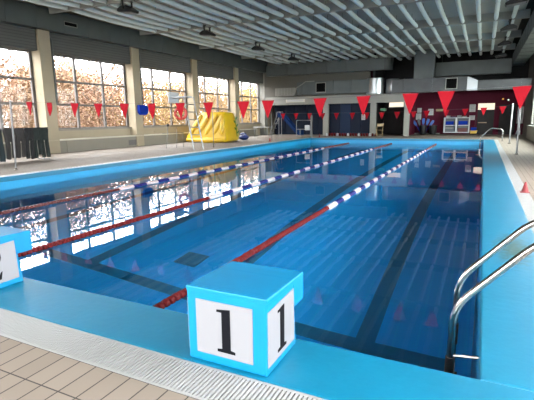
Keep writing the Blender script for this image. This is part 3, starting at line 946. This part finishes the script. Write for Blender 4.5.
# bins with paddles
for k, xx in enumerate((-4.05, -3.35)):
    o = thing('equipment_bin', ['dark bin holding blue paddles by the maroon wall', 'dark bin right of the paddle bin, by the maroon wall'][k], 'bin', (xx, 35.0, 0), 'dark bins by the maroon wall')
    MB().lathe([(.2, 0), (.24, .05), (.27, .62), (.29, .64), (.29, .67), (.25, .67), (.22, .08), (.0001, .08)], (xx, 35.05, 0), 20).build('tub', M['black'], o, smooth=True)
for k in range(5):
    a = (k - 2) * .28
    o = thing('swim_paddle', ['leftmost blue paddle in the dark bin', 'second blue paddle from left in the dark bin', 'middle blue paddle in the dark bin', 'second blue paddle from right in the dark bin', 'rightmost blue paddle in the dark bin'][k], 'paddle', (-4.05, 35.05, .1), 'blue paddles in the bin')
    d = Vector((math.sin(a), 0, math.cos(a)))
    p0 = Vector((-4.05 + a * .25, 34.98 + .03 * k, .12))
    MB().tube([p0, p0 + d * .7], .018, 8).build('shaft', M['white'] if k == 1 else M['bluebox'], o)
    n_ = Vector((d.z, 0, -d.x)); c0 = p0 + d * .62
    b = MB(); b.prism([(-.05, 0), (.05, 0), (.1, .25), (.07, .45), (-.07, .45), (-.1, .25)], lambda u, v, q: tuple(c0 + n_ * u + d * v + Vector((0, q, 0))), -.012, .012)
    b.build('blade', mat('paddle_blue', lin(30, 110, 215), .4) if k != 1 else M['greybox'], o)

# folding chair
def chair(x, y, lab):
    root = thing('folding_chair', lab, 'chair', (x, y, 0))
    for s in (-.2, .2):
        MB().tube([(x + s, y - .22, 0), (x + s, y - .02, .45), (x + s, y + .22, .9)], .018, 8).build('leg', M['wood'], root)
        MB().tube([(x + s * .9, y + .25, 0), (x + s * .9, y - .18, .45)], .018, 8).build('leg', M['wood'], root)
    MB().box(x - .21, x + .21, y - .2, y + .18, .43, .46).build('seat', M['wood'], root, bevel=.01)
    MB().box(x - .2, x + .2, y + .16, y + .19, .68, .88, Matrix.Rotation(.3, 3, 'X') if False else None, (x, y, .8)).build('backrest', M['wood'], root, bevel=.01)
    MB().tube([(x - .2, y - .15, .15), (x + .2, y - .15, .15)], .012, 8).build('stretcher', M['wood'], root)
chair(-6.35, 30.6, 'pale wooden folding chair on the far deck before the dark opening')

# row of red and white floats lying on the far deck
root = thing('spare_lane_rope', 'spare red and white lane rope stretched along the far deck', 'lane rope', (-8.5, 30.9, 0))
MB().tube([(-10.3, 30.9, .11), (-6.6, 30.9, .11)], .01, 6).build('cable', M['cable'], root)
for k in range(19):
    MB().lathe([(.05, -.06), (.11, -.05), (.11, .05), (.05, .06)], (-10.2 + k * .195, 30.9, .11), 14, 'x').build('float', M['red'] if k % 4 else M['whitefloat'], root, smooth=True)

# white tube frame and grey post at the far left corner
root = thing('tube_frame', 'white tubular gate frame on the far left deck', 'frame', (-11.1, 28.7, 0))
for xx in (-11.72, -10.62):
    MB().tube([(xx, 28.7, 0), (xx, 28.7, 1.08)] + arc((xx, 28.7, 1.08), (xx, 28.7, 1.16), (xx + (.08 if xx < -11 else -.08), 28.7, 1.16), 4), .025, 8).build('post', M['alu'], root)
MB().tube([(-11.64, 28.7, 1.16), (-10.7, 28.7, 1.16)], .025, 8).build('top_rail', M['alu'], root)
MB().tube([(-11.72, 28.7, .55), (-10.62, 28.7, .55)], .02, 8).build('middle_rail', M['alu'], root)
MB().tube([(-11.45, 28.7, .55), (-11.45, 28.7, 0)], .02, 8).build('brace', M['alu'], root)
root = thing('post', 'grey post with a white box standing at the far left pool corner', 'post', (-10.42, 28.16, 0))
MB().box(-10.48, -10.36, 28.13, 28.25, 0, 1.5).build('column', M['greypost'], root, bevel=.01)
MB().box(-10.84, -10.5, 28.0, 28.13, .50, .84).build('control_box', M['whiteplastic'], root, bevel=.03)
MB().box(-10.56, -10.28, 28.11, 28.31, 0, .02).build('base_plate', M['greypost'], root)

# blue slide with white ladder
root = thing('toddler_slide', 'blue slide with a white ladder in the far left corner', 'slide', (-13.2, 29.6, 0))
b = MB()
prof = [(-13.45, 1.40), (-13.1, 1.33), (-12.6, .85), (-12.1, .30), (-11.8, .12), (-11.6, .10)]
for y0_, y1_, h_ in ((29.3, 29.34, .34), (29.34, 29.76, .03), (29.76, 29.8, .34)):
    b.prism([(x, z) for x, z in prof] + [(x, z + h_) for x, z in prof[::-1]], lambda u, v, d: (u, d, v), y0_, y1_)
b.build('chute', M['slide'], root, bevel=.008)
for yy in (29.32, 29.78):
    MB().tube([(-14.15, yy, 0), (-13.55, yy, 1.4), (-13.5, yy, 1.75), (-13.25, yy, 1.78), (-13.15, yy, 1.4)], .022, 8).build('rail', M['alu'], root, smooth=True)
    MB().tube([(-13.35, yy, 0), (-13.35, yy, 1.36)], .02, 8).build('leg', M['alu'], root)
for k in range(4):
    xx = -14.05 + k * .15
    MB().box(xx, xx + .14, 29.32, 29.78, .25 + k * .33, .28 + k * .33).build('rung', M['alu'], root)
root = thing('side_table', 'small white table beside the blue slide', 'table', (-14.1, 27.9, 0))
MB().box(-14.6, -13.35, 27.6, 28.1, .70, .74).build('tabletop', M['whiteplastic'], root, bevel=.01)
for xx in (-14.5, -13.45):
    for yy in (27.65, 28.05):
        MB().tube([(xx, yy, 0), (xx, yy, .7)], .018, 8).build('leg', M['alu'], root)

# ------------------------------------------------------------------ right wall with glazed screen
wr = MB()
wr.box(WR, WR + .2, WN, WF, -.2, .78); wr.box(WR, WR + .2, WN, WF, 4.3, RZ); wr.box(WR, WR + .2, 30.2, WF, .78, 4.3)
wr.box(WR, WR + .2, 13, 18.0, .78, 4.3); wr.box(WR, WR + .2, WN, 13, 3.0, 4.3)
struct('wall_right', wr, M['olive'])
struct(f'trim_{tn}', MB().box(WR - .16, WR, WN, 30.2, 0, .72), M['sill']); tn += 1
struct(f'trim_{tn}', MB().box(WR - .2, WR, WN, 30.2, .72, .77), M['pale']); tn += 1
g_ = group_struct(f'window_{n_win}'); n_win += 1
fr = MB()
for yy in [18.0 + k * 2.033 for k in range(7)]: fr.box(WR + .02, WR + .1, yy - .05, yy + .05, .78, 4.3)
for z in (.78, 2.4, 4.3): fr.box(WR + .02, WR + .1, 18, 30.2, z - .05, z + .05)
fr.build('window_frame', M['pale'], g_)
for k in range(6):
    MB().box(WR + .05, WR + .056, 18.05 + k * 2.033, 18.0 + (k + 1) * 2.033 - .05, .8, 4.28).build('pane', M['darkglass'], g_)
for idx, (ya, yb) in enumerate(((-4.5, -.2), (.2, 4.3), (4.7, 8.6), (9.0, 12.9))):
    g_ = group_struct(f'window_{n_win}'); n_win += 1
    fr = MB(); cols = [ya, (ya * 2 + yb) / 3, (ya + 2 * yb) / 3, yb]
    for yy in cols: fr.box(WR + .02, WR + .1, yy - .05, yy + .05, .78, 3.0)
    for z in (.8, 1.9, 2.98): fr.box(WR + .025, WR + .095, ya, yb, z - .04, z + .04)
    fr.build('window_frame', M['frame'], g_)
    for a, b_ in zip(cols, cols[1:]):
        MB().box(WR + .05, WR + .056, a + .04, b_ - .04, .8, 2.98).build('pane', M['glass'], g_)
# ------------------------------------------------------------------ near wall (behind the camera), glazed
nw = MB()
nw.box(WL - .3, WR + .3, WN - .2, WN, -.2, 1.0); nw.box(WL - .3, WR + .3, WN - .2, WN, 4.3, RZ)
struct('wall_near', nw, M['cream'])
for k in range(4):
    xa = WL + .1 + k * 4.6; xb = xa + 4.5
    g_ = group_struct(f'window_{n_win}'); n_win += 1
    fr = MB(); cols = [xa, xa + 1.5, xa + 3.0, xb]
    for xx in cols: fr.box(xx - .05, xx + .05, WN - .12, WN - .04, 1.0, 4.3)
    for z in (1.0, 2.6, 4.3): fr.box(xa, xb, WN - .115, WN - .045, z - .04, z + .04)
    fr.build('window_frame', M['frame'], g_)
    for a, b_ in zip(cols, cols[1:]):
        MB().box(a + .04, b_ - .04, WN - .08, WN - .074, 1.03, 4.27).build('pane', M['glass'], g_)

# ------------------------------------------------------------------ things on the left deck
# clothes rack with dark garments
root = thing('clothes_rack', 'low metal clothes rail carrying dark garments before the left windows', 'clothes rack', (-13.7, 8.2, 0))
MB().tube([(-13.7, 5.6, 1.08), (-13.7, 10.5, 1.08)], .018, 8).build('rail', M['greypost'], root)
for yy in (5.7, 8.0, 10.3):
    MB().tube([(-13.7, yy, .03), (-13.7, yy, 1.08)], .016, 8).build('upright', M['greypost'], root)
    MB().tube([(-14.0, yy, .02), (-13.4, yy, .02)], .02, 8).build('foot', M['greypost'], root)
def garment(yc, wd, ln, m_, lab, split, seed):
    rnd = random.Random(seed)
    root = thing('trousers', lab, 'trousers', (-13.7, yc, 1.09), 'dark garments on the rail')
    def leg(ya, yb, z0_, nm, ztop=1.105):
        b = MB(); n, mrow = 10, 14
        rings = []
        for r in range(mrow + 1):
            f_ = r / mrow
            z = ztop + (z0_ - ztop) * f_
            hw_ = (yb - ya) / 2 * (1 - .12 * f_); yc_ = (ya + yb) / 2 + .02 * math.sin(f_ * 4 + seed)
            th = .035 + .03 * math.sin(min(1, f_ * 3) * PI / 2)
            ring = []
            for k in range(n):
                a = 2 * PI * k / n
                w_ = 1 + .10 * math.sin(a * 3 + f_ * 3 + seed)
                ring.append(b.bm.verts.new((-13.7 + th * w_ * math.cos(a) + .01 * math.sin(f_ * 7 + seed), yc_ + hw_ * math.sin(a), z + .012 * math.sin(a * 2 + seed) * f_)))
            rings.append(ring)
        for a_, c_ in zip(rings, rings[1:]):
            for k in range(n): b.bm.faces.new((a_[k], a_[(k + 1) % n], c_[(k + 1) % n], c_[k]))
        b.bm.faces.new(rings[0][::-1]); b.bm.faces.new(rings[-1])
        b.build(nm, M[m_], root, smooth=True)
    y0_, y1_ = yc - wd / 2, yc + wd / 2
    leg(y0_, y1_, 1.09 - ln * .42, 'waist')
    leg(y0_ + .01, y0_ + wd * .47, 1.05 - ln + rnd.uniform(-.03, .10), 'trouser_leg', 1.05)
    leg(y1_ - wd * .44, y1_ + .005, 1.05 - ln + rnd.uniform(-.03, .12), 'trouser_leg', 1.05)
G_ = [(6.3, .42, .98, 'cloth3', 'black trousers on the rail beyond the left photo edge'),
      (6.95, .44, .96, 'cloth2', 'charcoal trousers on the rail, just beyond the left photo edge'),
      (7.55, .42, .98, 'cloth4', 'dark green trousers on the rail, just outside the left photo edge'),
      (8.12, .44, .97, 'cloth2', 'charcoal trousers hidden at the left photo edge of the rail'),
      (8.68, .44, .98, 'cloth1', 'dark teal trousers hanging at the left photo edge'),
      (9.12, .36, .99, 'cloth2', 'charcoal brown trousers hanging behind the thin grey pole'),
      (9.47, .34, .99, 'cloth2', 'charcoal trousers hanging right of the thin grey pole'),
      (9.80, .34, .98, 'cloth3', 'black trousers hanging in the middle of the right half of the rail'),
      (10.10, .32, .97, 'cloth4', 'dark green trousers hanging second from the right end of the rail'),
      (10.38, .34, 1.0, 'cloth4', 'dark green black trousers hanging at the right end of the rail')]
for i, (yc, wd, ln, m_, lab) in enumerate(G_): garment(yc, wd, ln, m_, lab, True, i)

# yellow inflatable
root = thing('pool_inflatable', 'large yellow inflatable obstacle with slanted ribs by the windows', 'inflatable', (-13.9, 21.9, 0))
def inflat():
    b = MB()
    base = [(-15.45, 20.75), (-12.75, 20.9), (-13.2, 23.3), (-15.6, 23.2)]
    top = [(-14.62, 21.15), (-12.95, 21.25), (-13.25, 22.9), (-14.9, 22.8)]
    prof = [(0, .03, -.10), (.0, .10, 0), (.12, .35, .05), (.5, .9, .04), (.9, 1.45, .02), (1, 1.62, -.02), (1.0, 1.70, -.12)]
    rings = []
    cB = Vector((sum(p[0] for p in base) / 4, sum(p[1] for p in base) / 4)); 
    for f_, z, inf in prof:
        pts = [Vector(base[i]) * (1 - f_) + Vector(top[i]) * f_ for i in range(4)]
        c_ = sum(pts, Vector((0, 0))) / 4
        ring = []
        for i in range(4):
            p0, p1 = pts[i], pts[(i + 1) % 4]
            for k in range(8):
                t_ = k / 8
                q = p0 * (1 - t_) + p1 * t_
                d = (q - c_); d.normalize()
                edge = abs(2 * t_ - 1)
                q = q + d * (inf - .10 * edge ** 6)
                ring.append(b.bm.verts.new((q.x, q.y, z)))
        rings.append(ring)
    for a_, c_ in zip(rings, rings[1:]):
        n = len(a_)
        for k in range(n): b.bm.faces.new((a_[k], a_[(k + 1) % n], c_[(k + 1) % n], c_[k]))
    b.bm.faces.new(rings[0][::-1]); b.bm.faces.new(rings[-1])
    return b
inflat().build('air_body', M['yellow'], root, smooth=True)
for k in range(5):
    xa = -15.05 + k * .50
    p0 = Vector((xa, 20.80 + .03 * k, .45)); p1 = Vector((min(xa + .62, -13.05), 21.12 + .02 * k, 1.58))
    n = 8
    MB().tube([p0.lerp(p1, t_ / n) for t_ in range(n + 1)], [.03] + [.12] * 2 + [.14] * 3 + [.12] * 2 + [.03], 10).build('air_rib', M['yellow'], root, smooth=True)
MB().tube([(-15.3, 20.78, .16), (-14, 20.80, .14), (-12.85, 20.95, .16)], [.08, .17, .12], 10).build('base_tube', M['yellow'], root, smooth=True)
b = MB()
for k, (zz, s) in enumerate(((.45, 1), (.65, -1), (.85, 1), (1.05, -1), (1.25, 1))):
    y_ = 22.4; x_ = -12.86 - (zz * .10)
    b.prism([(0, 0), (s * .18, .05), (s * .30, .18), (s * .12, .17)], lambda u, v, d: (x_ + d - .09 * (y_ + u - 22.4) / 1.0 , y_ + u, zz + v), .0, .012)
b.prism([(-.03, .3), (.03, .3), (.03, 1.45), (-.03, 1.45)], lambda u, v, d: (-12.86 - v * .10 + d, 22.4 + u, v), 0, .012)
b.build('leaf_print', M['leafprint'], root)
root = thing('folded_tarp', 'dark blue folded plastic bundle beside the yellow inflatable', 'bundle', (-13.6, 24.5, 0))
MB().ball((-13.6, 24.5, .16), .3, 1.0, 1.3, .55, 16).build('roll', M['bluepvc'], root, smooth=True)
MB().ball((-13.75, 24.7, .33), .2, 1.0, 1.2, .6, 14).build('roll', M['bluepvc'], root, smooth=True)

# aluminium step ladder seat with ring buoy
A0, A1 = Vector((-11.26, 15.78, 0)), Vector((-11.04, 16.18, 0))
ld = Vector((-.42, .0, 2.28))
root = thing('lifeguard_ladder', 'tall aluminium ladder seat on the left deck before the yellow inflatable', 'ladder', tuple((A0 + A1) / 2), None)
for a_ in (A0, A1):
    MB().tube([a_, a_ + ld], .032, 8).build('rail', M['alu'], root)
back = Vector((-.30, .42, 0))
for a_ in (A0, A1):
    MB().tube([a_ + back, a_ + ld * .97], .018, 8).build('rear_leg', M['alu'], root)
for k in range(1, 7):
    p0 = A0 + ld * (k / 7.0); p1 = A1 + ld * (k / 7.0)
    MB().tube([p0, p1], .022, 8).build('rung', M['alu'], root)
p0 = A0 + ld; p1 = A1 + ld
sb = MB(); c_ = (p0 + p1) / 2
sb.box(c_.x - .80, c_.x + .05, c_.y - .22, c_.y + .22, c_.z - .04, c_.z + .02)
sb.build('seat', M['seatgrey'], root, bevel=.01)
sb = MB(); sb.box(c_.x - .84, c_.x - .78, c_.y - .36, c_.y + .36, c_.z - .26, c_.z + .22)
sb.build('backrest', M['seatgrey'], root, bevel=.02)
root = thing('ring_buoy', 'orange red ring buoy hanging beside the aluminium ladder', 'ring buoy', (-11.75, 15.85, 1.6))
rc = Vector((-11.76, 15.62, 1.58))
MB().torus(rc, .235, .065, (.35, -.75, .08)).build('ring', M['ring'], root, smooth=True)
MB().tube([rc + Vector((0, 0, .28)), (c_.x - .1, c_.y - .2, c_.z - .03)], .008, 6).build('hanging_cord', M['white'], root)

# thin steel stand
root = thing('hurdle_stand', 'thin low steel stand with a black knob left of the ladder', 'stand', (-13.0, 16.4, 0))
MB().tube([(-13.1, 16.2, 0), (-13.0, 16.25, 1.02)], .014, 8).build('leg', M['greypost'], root)
MB().tube([(-12.88, 16.66, 0), (-12.85, 16.72, .95)], .014, 8).build('leg', M['greypost'], root)
MB().tube([(-13.12, 15.98, .70), (-12.78, 17.15, .70)], .012, 8).build('cross_bar', M['greypost'], root)
MB().tube([(-12.80, 17.1, .70), (-12.80, 17.1, 0)], .012, 8).build('leg', M['greypost'], root)
MB().ball((-13.0, 16.25, 1.06), .06).build('knob', M['black'], root, smooth=True)

# blue wall box on the pillar
root = thing('wall_box', 'blue rounded box mounted on the window pillar', 'wall box', (-15.6, 17.58, 1.8))
b = MB(); b.prism([(-.36, .27), (.24, .27), (.36, .12), (.36, -.10), (.22, -.25), (-.22, -.25), (-.36, -.12)], lambda u, v, d: (d, 17.58 + u * .92, 1.8 + v * .95), -15.67, -15.5)
b.build('case', M['bluebox'], root, bevel=.03)
MB().box(-15.68, -15.67, 17.42, 17.65, 1.6, 2.0).build('bracket', M['greypost'], root)

# ------------------------------------------------------------------ outside: ground, trees, a pale house
struct('ground', MB().box(-90, WL - .3, -60, 90, -.5, -.3), M['grass'])
gr = MB(); gr.box(WR + .2, 60, -60, 90, -.5, -.3); gr.box(WL - .3, WR + .2, -60, WN - .2, -.5, -.3)
struct('ground.001', gr, M['grass'])

def tree(x, y, h, lab, rnd, lm, nleaf, spread):
    root = thing('autumn_tree', lab, 'tree', (x, y, -.3), 'autumn trees outside the windows')
    b = MB(); tips = []
    def branch(p, d, ln, r, lvl):
        q = p + d * ln
        mid = p + d * ln * .5 + Vector((rnd.uniform(-.1, .1), rnd.uniform(-.1, .1), 0)) * ln * .3
        b.tube([p, mid, q], [r, r * .8, r * .6], 6)
        tips.append((mid, lvl)); tips.append((q, lvl))
        if lvl < 3:
            for k in range(3 if lvl else 5):
                a = rnd.uniform(0, 2 * PI); t_ = rnd.uniform(.35, .9)
                nd = (d * t_ + Vector((math.cos(a), math.sin(a), rnd.uniform(.0, .5))) * .75).normalized()
                branch(p.lerp(q, rnd.uniform(.45, 1)), nd, ln * rnd.uniform(.55, .75), r * .5, lvl + 1)
    branch(Vector((x, y, -.3)), Vector((rnd.uniform(-.06, .06), rnd.uniform(-.06, .06), 1)).normalized(), h * .42, .03 * h * .5, 0)
    b.build('trunk', M['bark'], root)
    pts = [t_[0] for t_ in tips if t_[1] >= 1]
    V, F = [], []
    for i in range(nleaf):
        c = pts[rnd.randrange(len(pts))] + Vector((rnd.gauss(0, spread), rnd.gauss(0, spread), rnd.gauss(0, spread * .8)))
        if rnd.random() < .5 or c.z > 5:
            c = Vector((x + rnd.gauss(0, 1.8), y + rnd.gauss(0, 2.0), 5.0 * rnd.random() ** 1.5))
        if c.z > 2.9 and rnd.random() < (c.z - 2.9) / 2.1: continue
        if c.z < 0: c.z = rnd.uniform(0, 2)
        n = Vector((rnd.gauss(0, 1), rnd.gauss(0, 1), rnd.gauss(0, 1))).normalized()
        u = n.orthogonal().normalized() * rnd.uniform(.03, .08); w_ = n.cross(u).normalized() * u.length * .8
        k = len(V)
        V += [c - u, c + w_, c + u, c - w_]; F.append((k, k + 1, k + 2, k + 3))
    me = bpy.data.meshes.new('foliage'); me.from_pydata([tuple(v) for v in V], [], F)
    me.materials.append(M[lm])
    o = bpy.data.objects.new('foliage', me); C.objects.link(o); o.parent = root; o.location = -root.location
    o['kind'] = 'stuff'
rnd = random.Random(3)
TREES = [(-22, 6.5, 8, 'leaf1', 'rust orange tree outside the leftmost visible window'), (-21, 11.5, 8.5, 'leaf2', 'autumn tree outside between the first two visible windows'),
         (-22.5, 16, 8, 'leaf1', 'orange tree outside the second visible window, left half'), (-21.5, 20.5, 9, 'leaf2', 'rust tree outside the second visible window, right half'),
         (-22.5, 25.5, 8.5, 'leaf3', 'golden tree outside the third visible window'), (-21.5, 30.5, 8, 'leaf1', 'orange tree outside the third visible window, right side'),
         (-22.5, 36, 8.5, 'leaf3', 'golden tree outside the fourth visible window'), (-22, 42, 9, 'leaf3', 'golden tree outside the farthest window'),
         (-29, 9, 10, 'leaf2', 'tall rust tree in the back row behind the leftmost window'), (-29, 18, 10, 'leaf1', 'tall orange tree in the back row behind the second window'),
         (-30, 27, 10, 'leaf2', 'tall rust tree in the back row behind the third window'), (-30, 37, 10, 'leaf3', 'tall golden tree in the back row, middle distance'),
         (-31, 48, 11, 'leaf3', 'tall golden tree in the back row behind the fourth window'), (-29, 60, 11, 'leaf1', 'tall orange tree farthest off behind the last window'),
         (-24, 51, 9, 'leaf3', 'golden tree seen through the farthest window, right side'),
         (-20.8, 38.5, 8, 'leaf3', 'golden tree close outside the fourth visible window'), (-26, 46, 9, 'leaf1', 'orange tree behind the golden ones of the farthest windows'),
         (-25, 56, 9, 'leaf3', 'golden tree far along the building, beyond the last window'), (-26, 33, 9, 'leaf3', 'golden tree in the middle row behind the third window'),
         (-26, 22, 9, 'leaf2', 'rust tree in the middle row behind the second window'), (-26, 12, 9, 'leaf1', 'orange tree in the middle row behind the leftmost window')]
for x, y, h, lm, lab in TREES: tree(x, y, h, lab, rnd, lm, 16000, .8)
root = thing('hedge', 'long rust brown hedge closing off the garden behind all the trees', 'hedge', (-36, 30, -.3))
V, F = [], []
for i in range(40000):
    c = Vector((-36 + rnd.gauss(0, .7), rnd.uniform(-5, 85), rnd.uniform(-.3, 4.6) * rnd.uniform(.6, 1)))
    n = Vector((rnd.gauss(0, 1), rnd.gauss(0, 1), rnd.gauss(0, 1))).normalized()
    u = n.orthogonal().normalized() * rnd.uniform(.07, .16); w_ = n.cross(u).normalized() * u.length * .8
    k = len(V); V += [c - u, c + w_, c + u, c - w_]; F.append((k, k + 1, k + 2, k + 3))
me = bpy.data.meshes.new('foliage'); me.from_pydata([tuple(v) for v in V], [], F); me.materials.append(M['leaf1'])
o = bpy.data.objects.new('foliage', me); C.objects.link(o); o.parent = root; o.location = -root.location; o['kind'] = 'stuff'
root = thing('house', 'pale house half hidden behind the autumn trees', 'house', (-44, 36, -.3))
MB().box(-48, -40, 32, 41, -.3, 4).build('wall', M['house'], root)
b = MB(); b.prism([(-48.5, 4), (-39.5, 4), (-44, 7)], lambda u, v, d: (u, d, v), 31.5, 41.5)
b.build('roof', M['roofred'], root)
for yy in (34, 38): MB().box(-40, -39.95, yy, yy + 1.2, .9, 2.4).build('window', M['frame'], root)

# ------------------------------------------------------------------ light
wd = bpy.data.worlds.new('overcast'); sc.world = wd; wd.use_nodes = True
nt = wd.node_tree; bg = nt.nodes['Background']
tc = nt.nodes.new('ShaderNodeTexCoord'); sp = nt.nodes.new('ShaderNodeSeparateXYZ')
nt.links.new(tc.outputs['Generated'], sp.inputs[0])
rp = nt.nodes.new('ShaderNodeValToRGB')
rp.color_ramp.elements[0].position = 0.0; rp.color_ramp.elements[0].color = (.92, .95, 1, 1)
rp.color_ramp.elements[1].position = 1.0; rp.color_ramp.elements[1].color = (1, 1, 1, 1)
nt.links.new(sp.outputs['Z'], rp.inputs['Fac']); nt.links.new(rp.outputs['Color'], bg.inputs['Color'])
bg.inputs["Strength"].default_value = 6.0

def portal(loc, rot, sx, sy, nm):
    l = bpy.data.lights.new(nm, 'AREA'); l.shape = 'RECTANGLE'; l.size = sx; l.size_y = sy
    l.cycles.is_portal = True
    o = bpy.data.objects.new(nm, l); C.objects.link(o); o.location = loc; o.rotation_euler = rot
    return o
#portal((xw - .2, 14.6, 2.5), (0, -PI / 2, 0), 3.1, 34.5, 'window_daylight_left')
#portal((WR + .15, 4.2, 2.54), (0, PI / 2, 0), 3.5, 17.5, 'window_daylight_right')
#portal((-6.8, WN - .15, 2.95), (PI / 2, 0, PI), 18.3, 4.7, 'window_daylight_near')

# ------------------------------------------------------------------ camera
fpx, pitch, yaw, roll = 436.61, .1848043, .4560797, .0113641
cyw, syw = math.cos(yaw), math.sin(yaw)
fw = Vector((-syw, cyw, 0)); rt = Vector((cyw, syw, 0))
fwd = fw * math.cos(pitch) + Vector((0, 0, -1)) * math.sin(pitch)
dn = fwd.cross(rt)
r2 = rt * math.cos(roll) + dn * math.sin(roll); d2 = rt * -math.sin(roll) + dn * math.cos(roll)
cam = bpy.data.cameras.new('camera'); cam.sensor_width = 36; cam.sensor_fit = 'HORIZONTAL'
cam.lens = fpx / 534 * 36; cam.clip_start = .05; cam.clip_end = 300
co = bpy.data.objects.new('camera', cam); C.objects.link(co)
mw = Matrix(((r2.x, -d2.x, -fwd.x, 0), (r2.y, -d2.y, -fwd.y, 0), (r2.z, -d2.z, -fwd.z, 1.32), (0, 0, 0, 1)))
co.matrix_world = mw
sc.camera = co
sc.view_settings.view_transform = 'Standard'
sc.view_settings.look = 'None'
sc.view_settings.gamma = 1
sc.view_settings.use_curve_mapping = False
sc.view_settings.exposure = 2.3
sc.cycles.max_bounces = 10
sc.cycles.diffuse_bounces = 5
sc.cycles.glossy_bounces = 4
sc.cycles.transmission_bounces = 8
sc.cycles.transparent_max_bounces = 12
sc.cycles.use_denoising = True
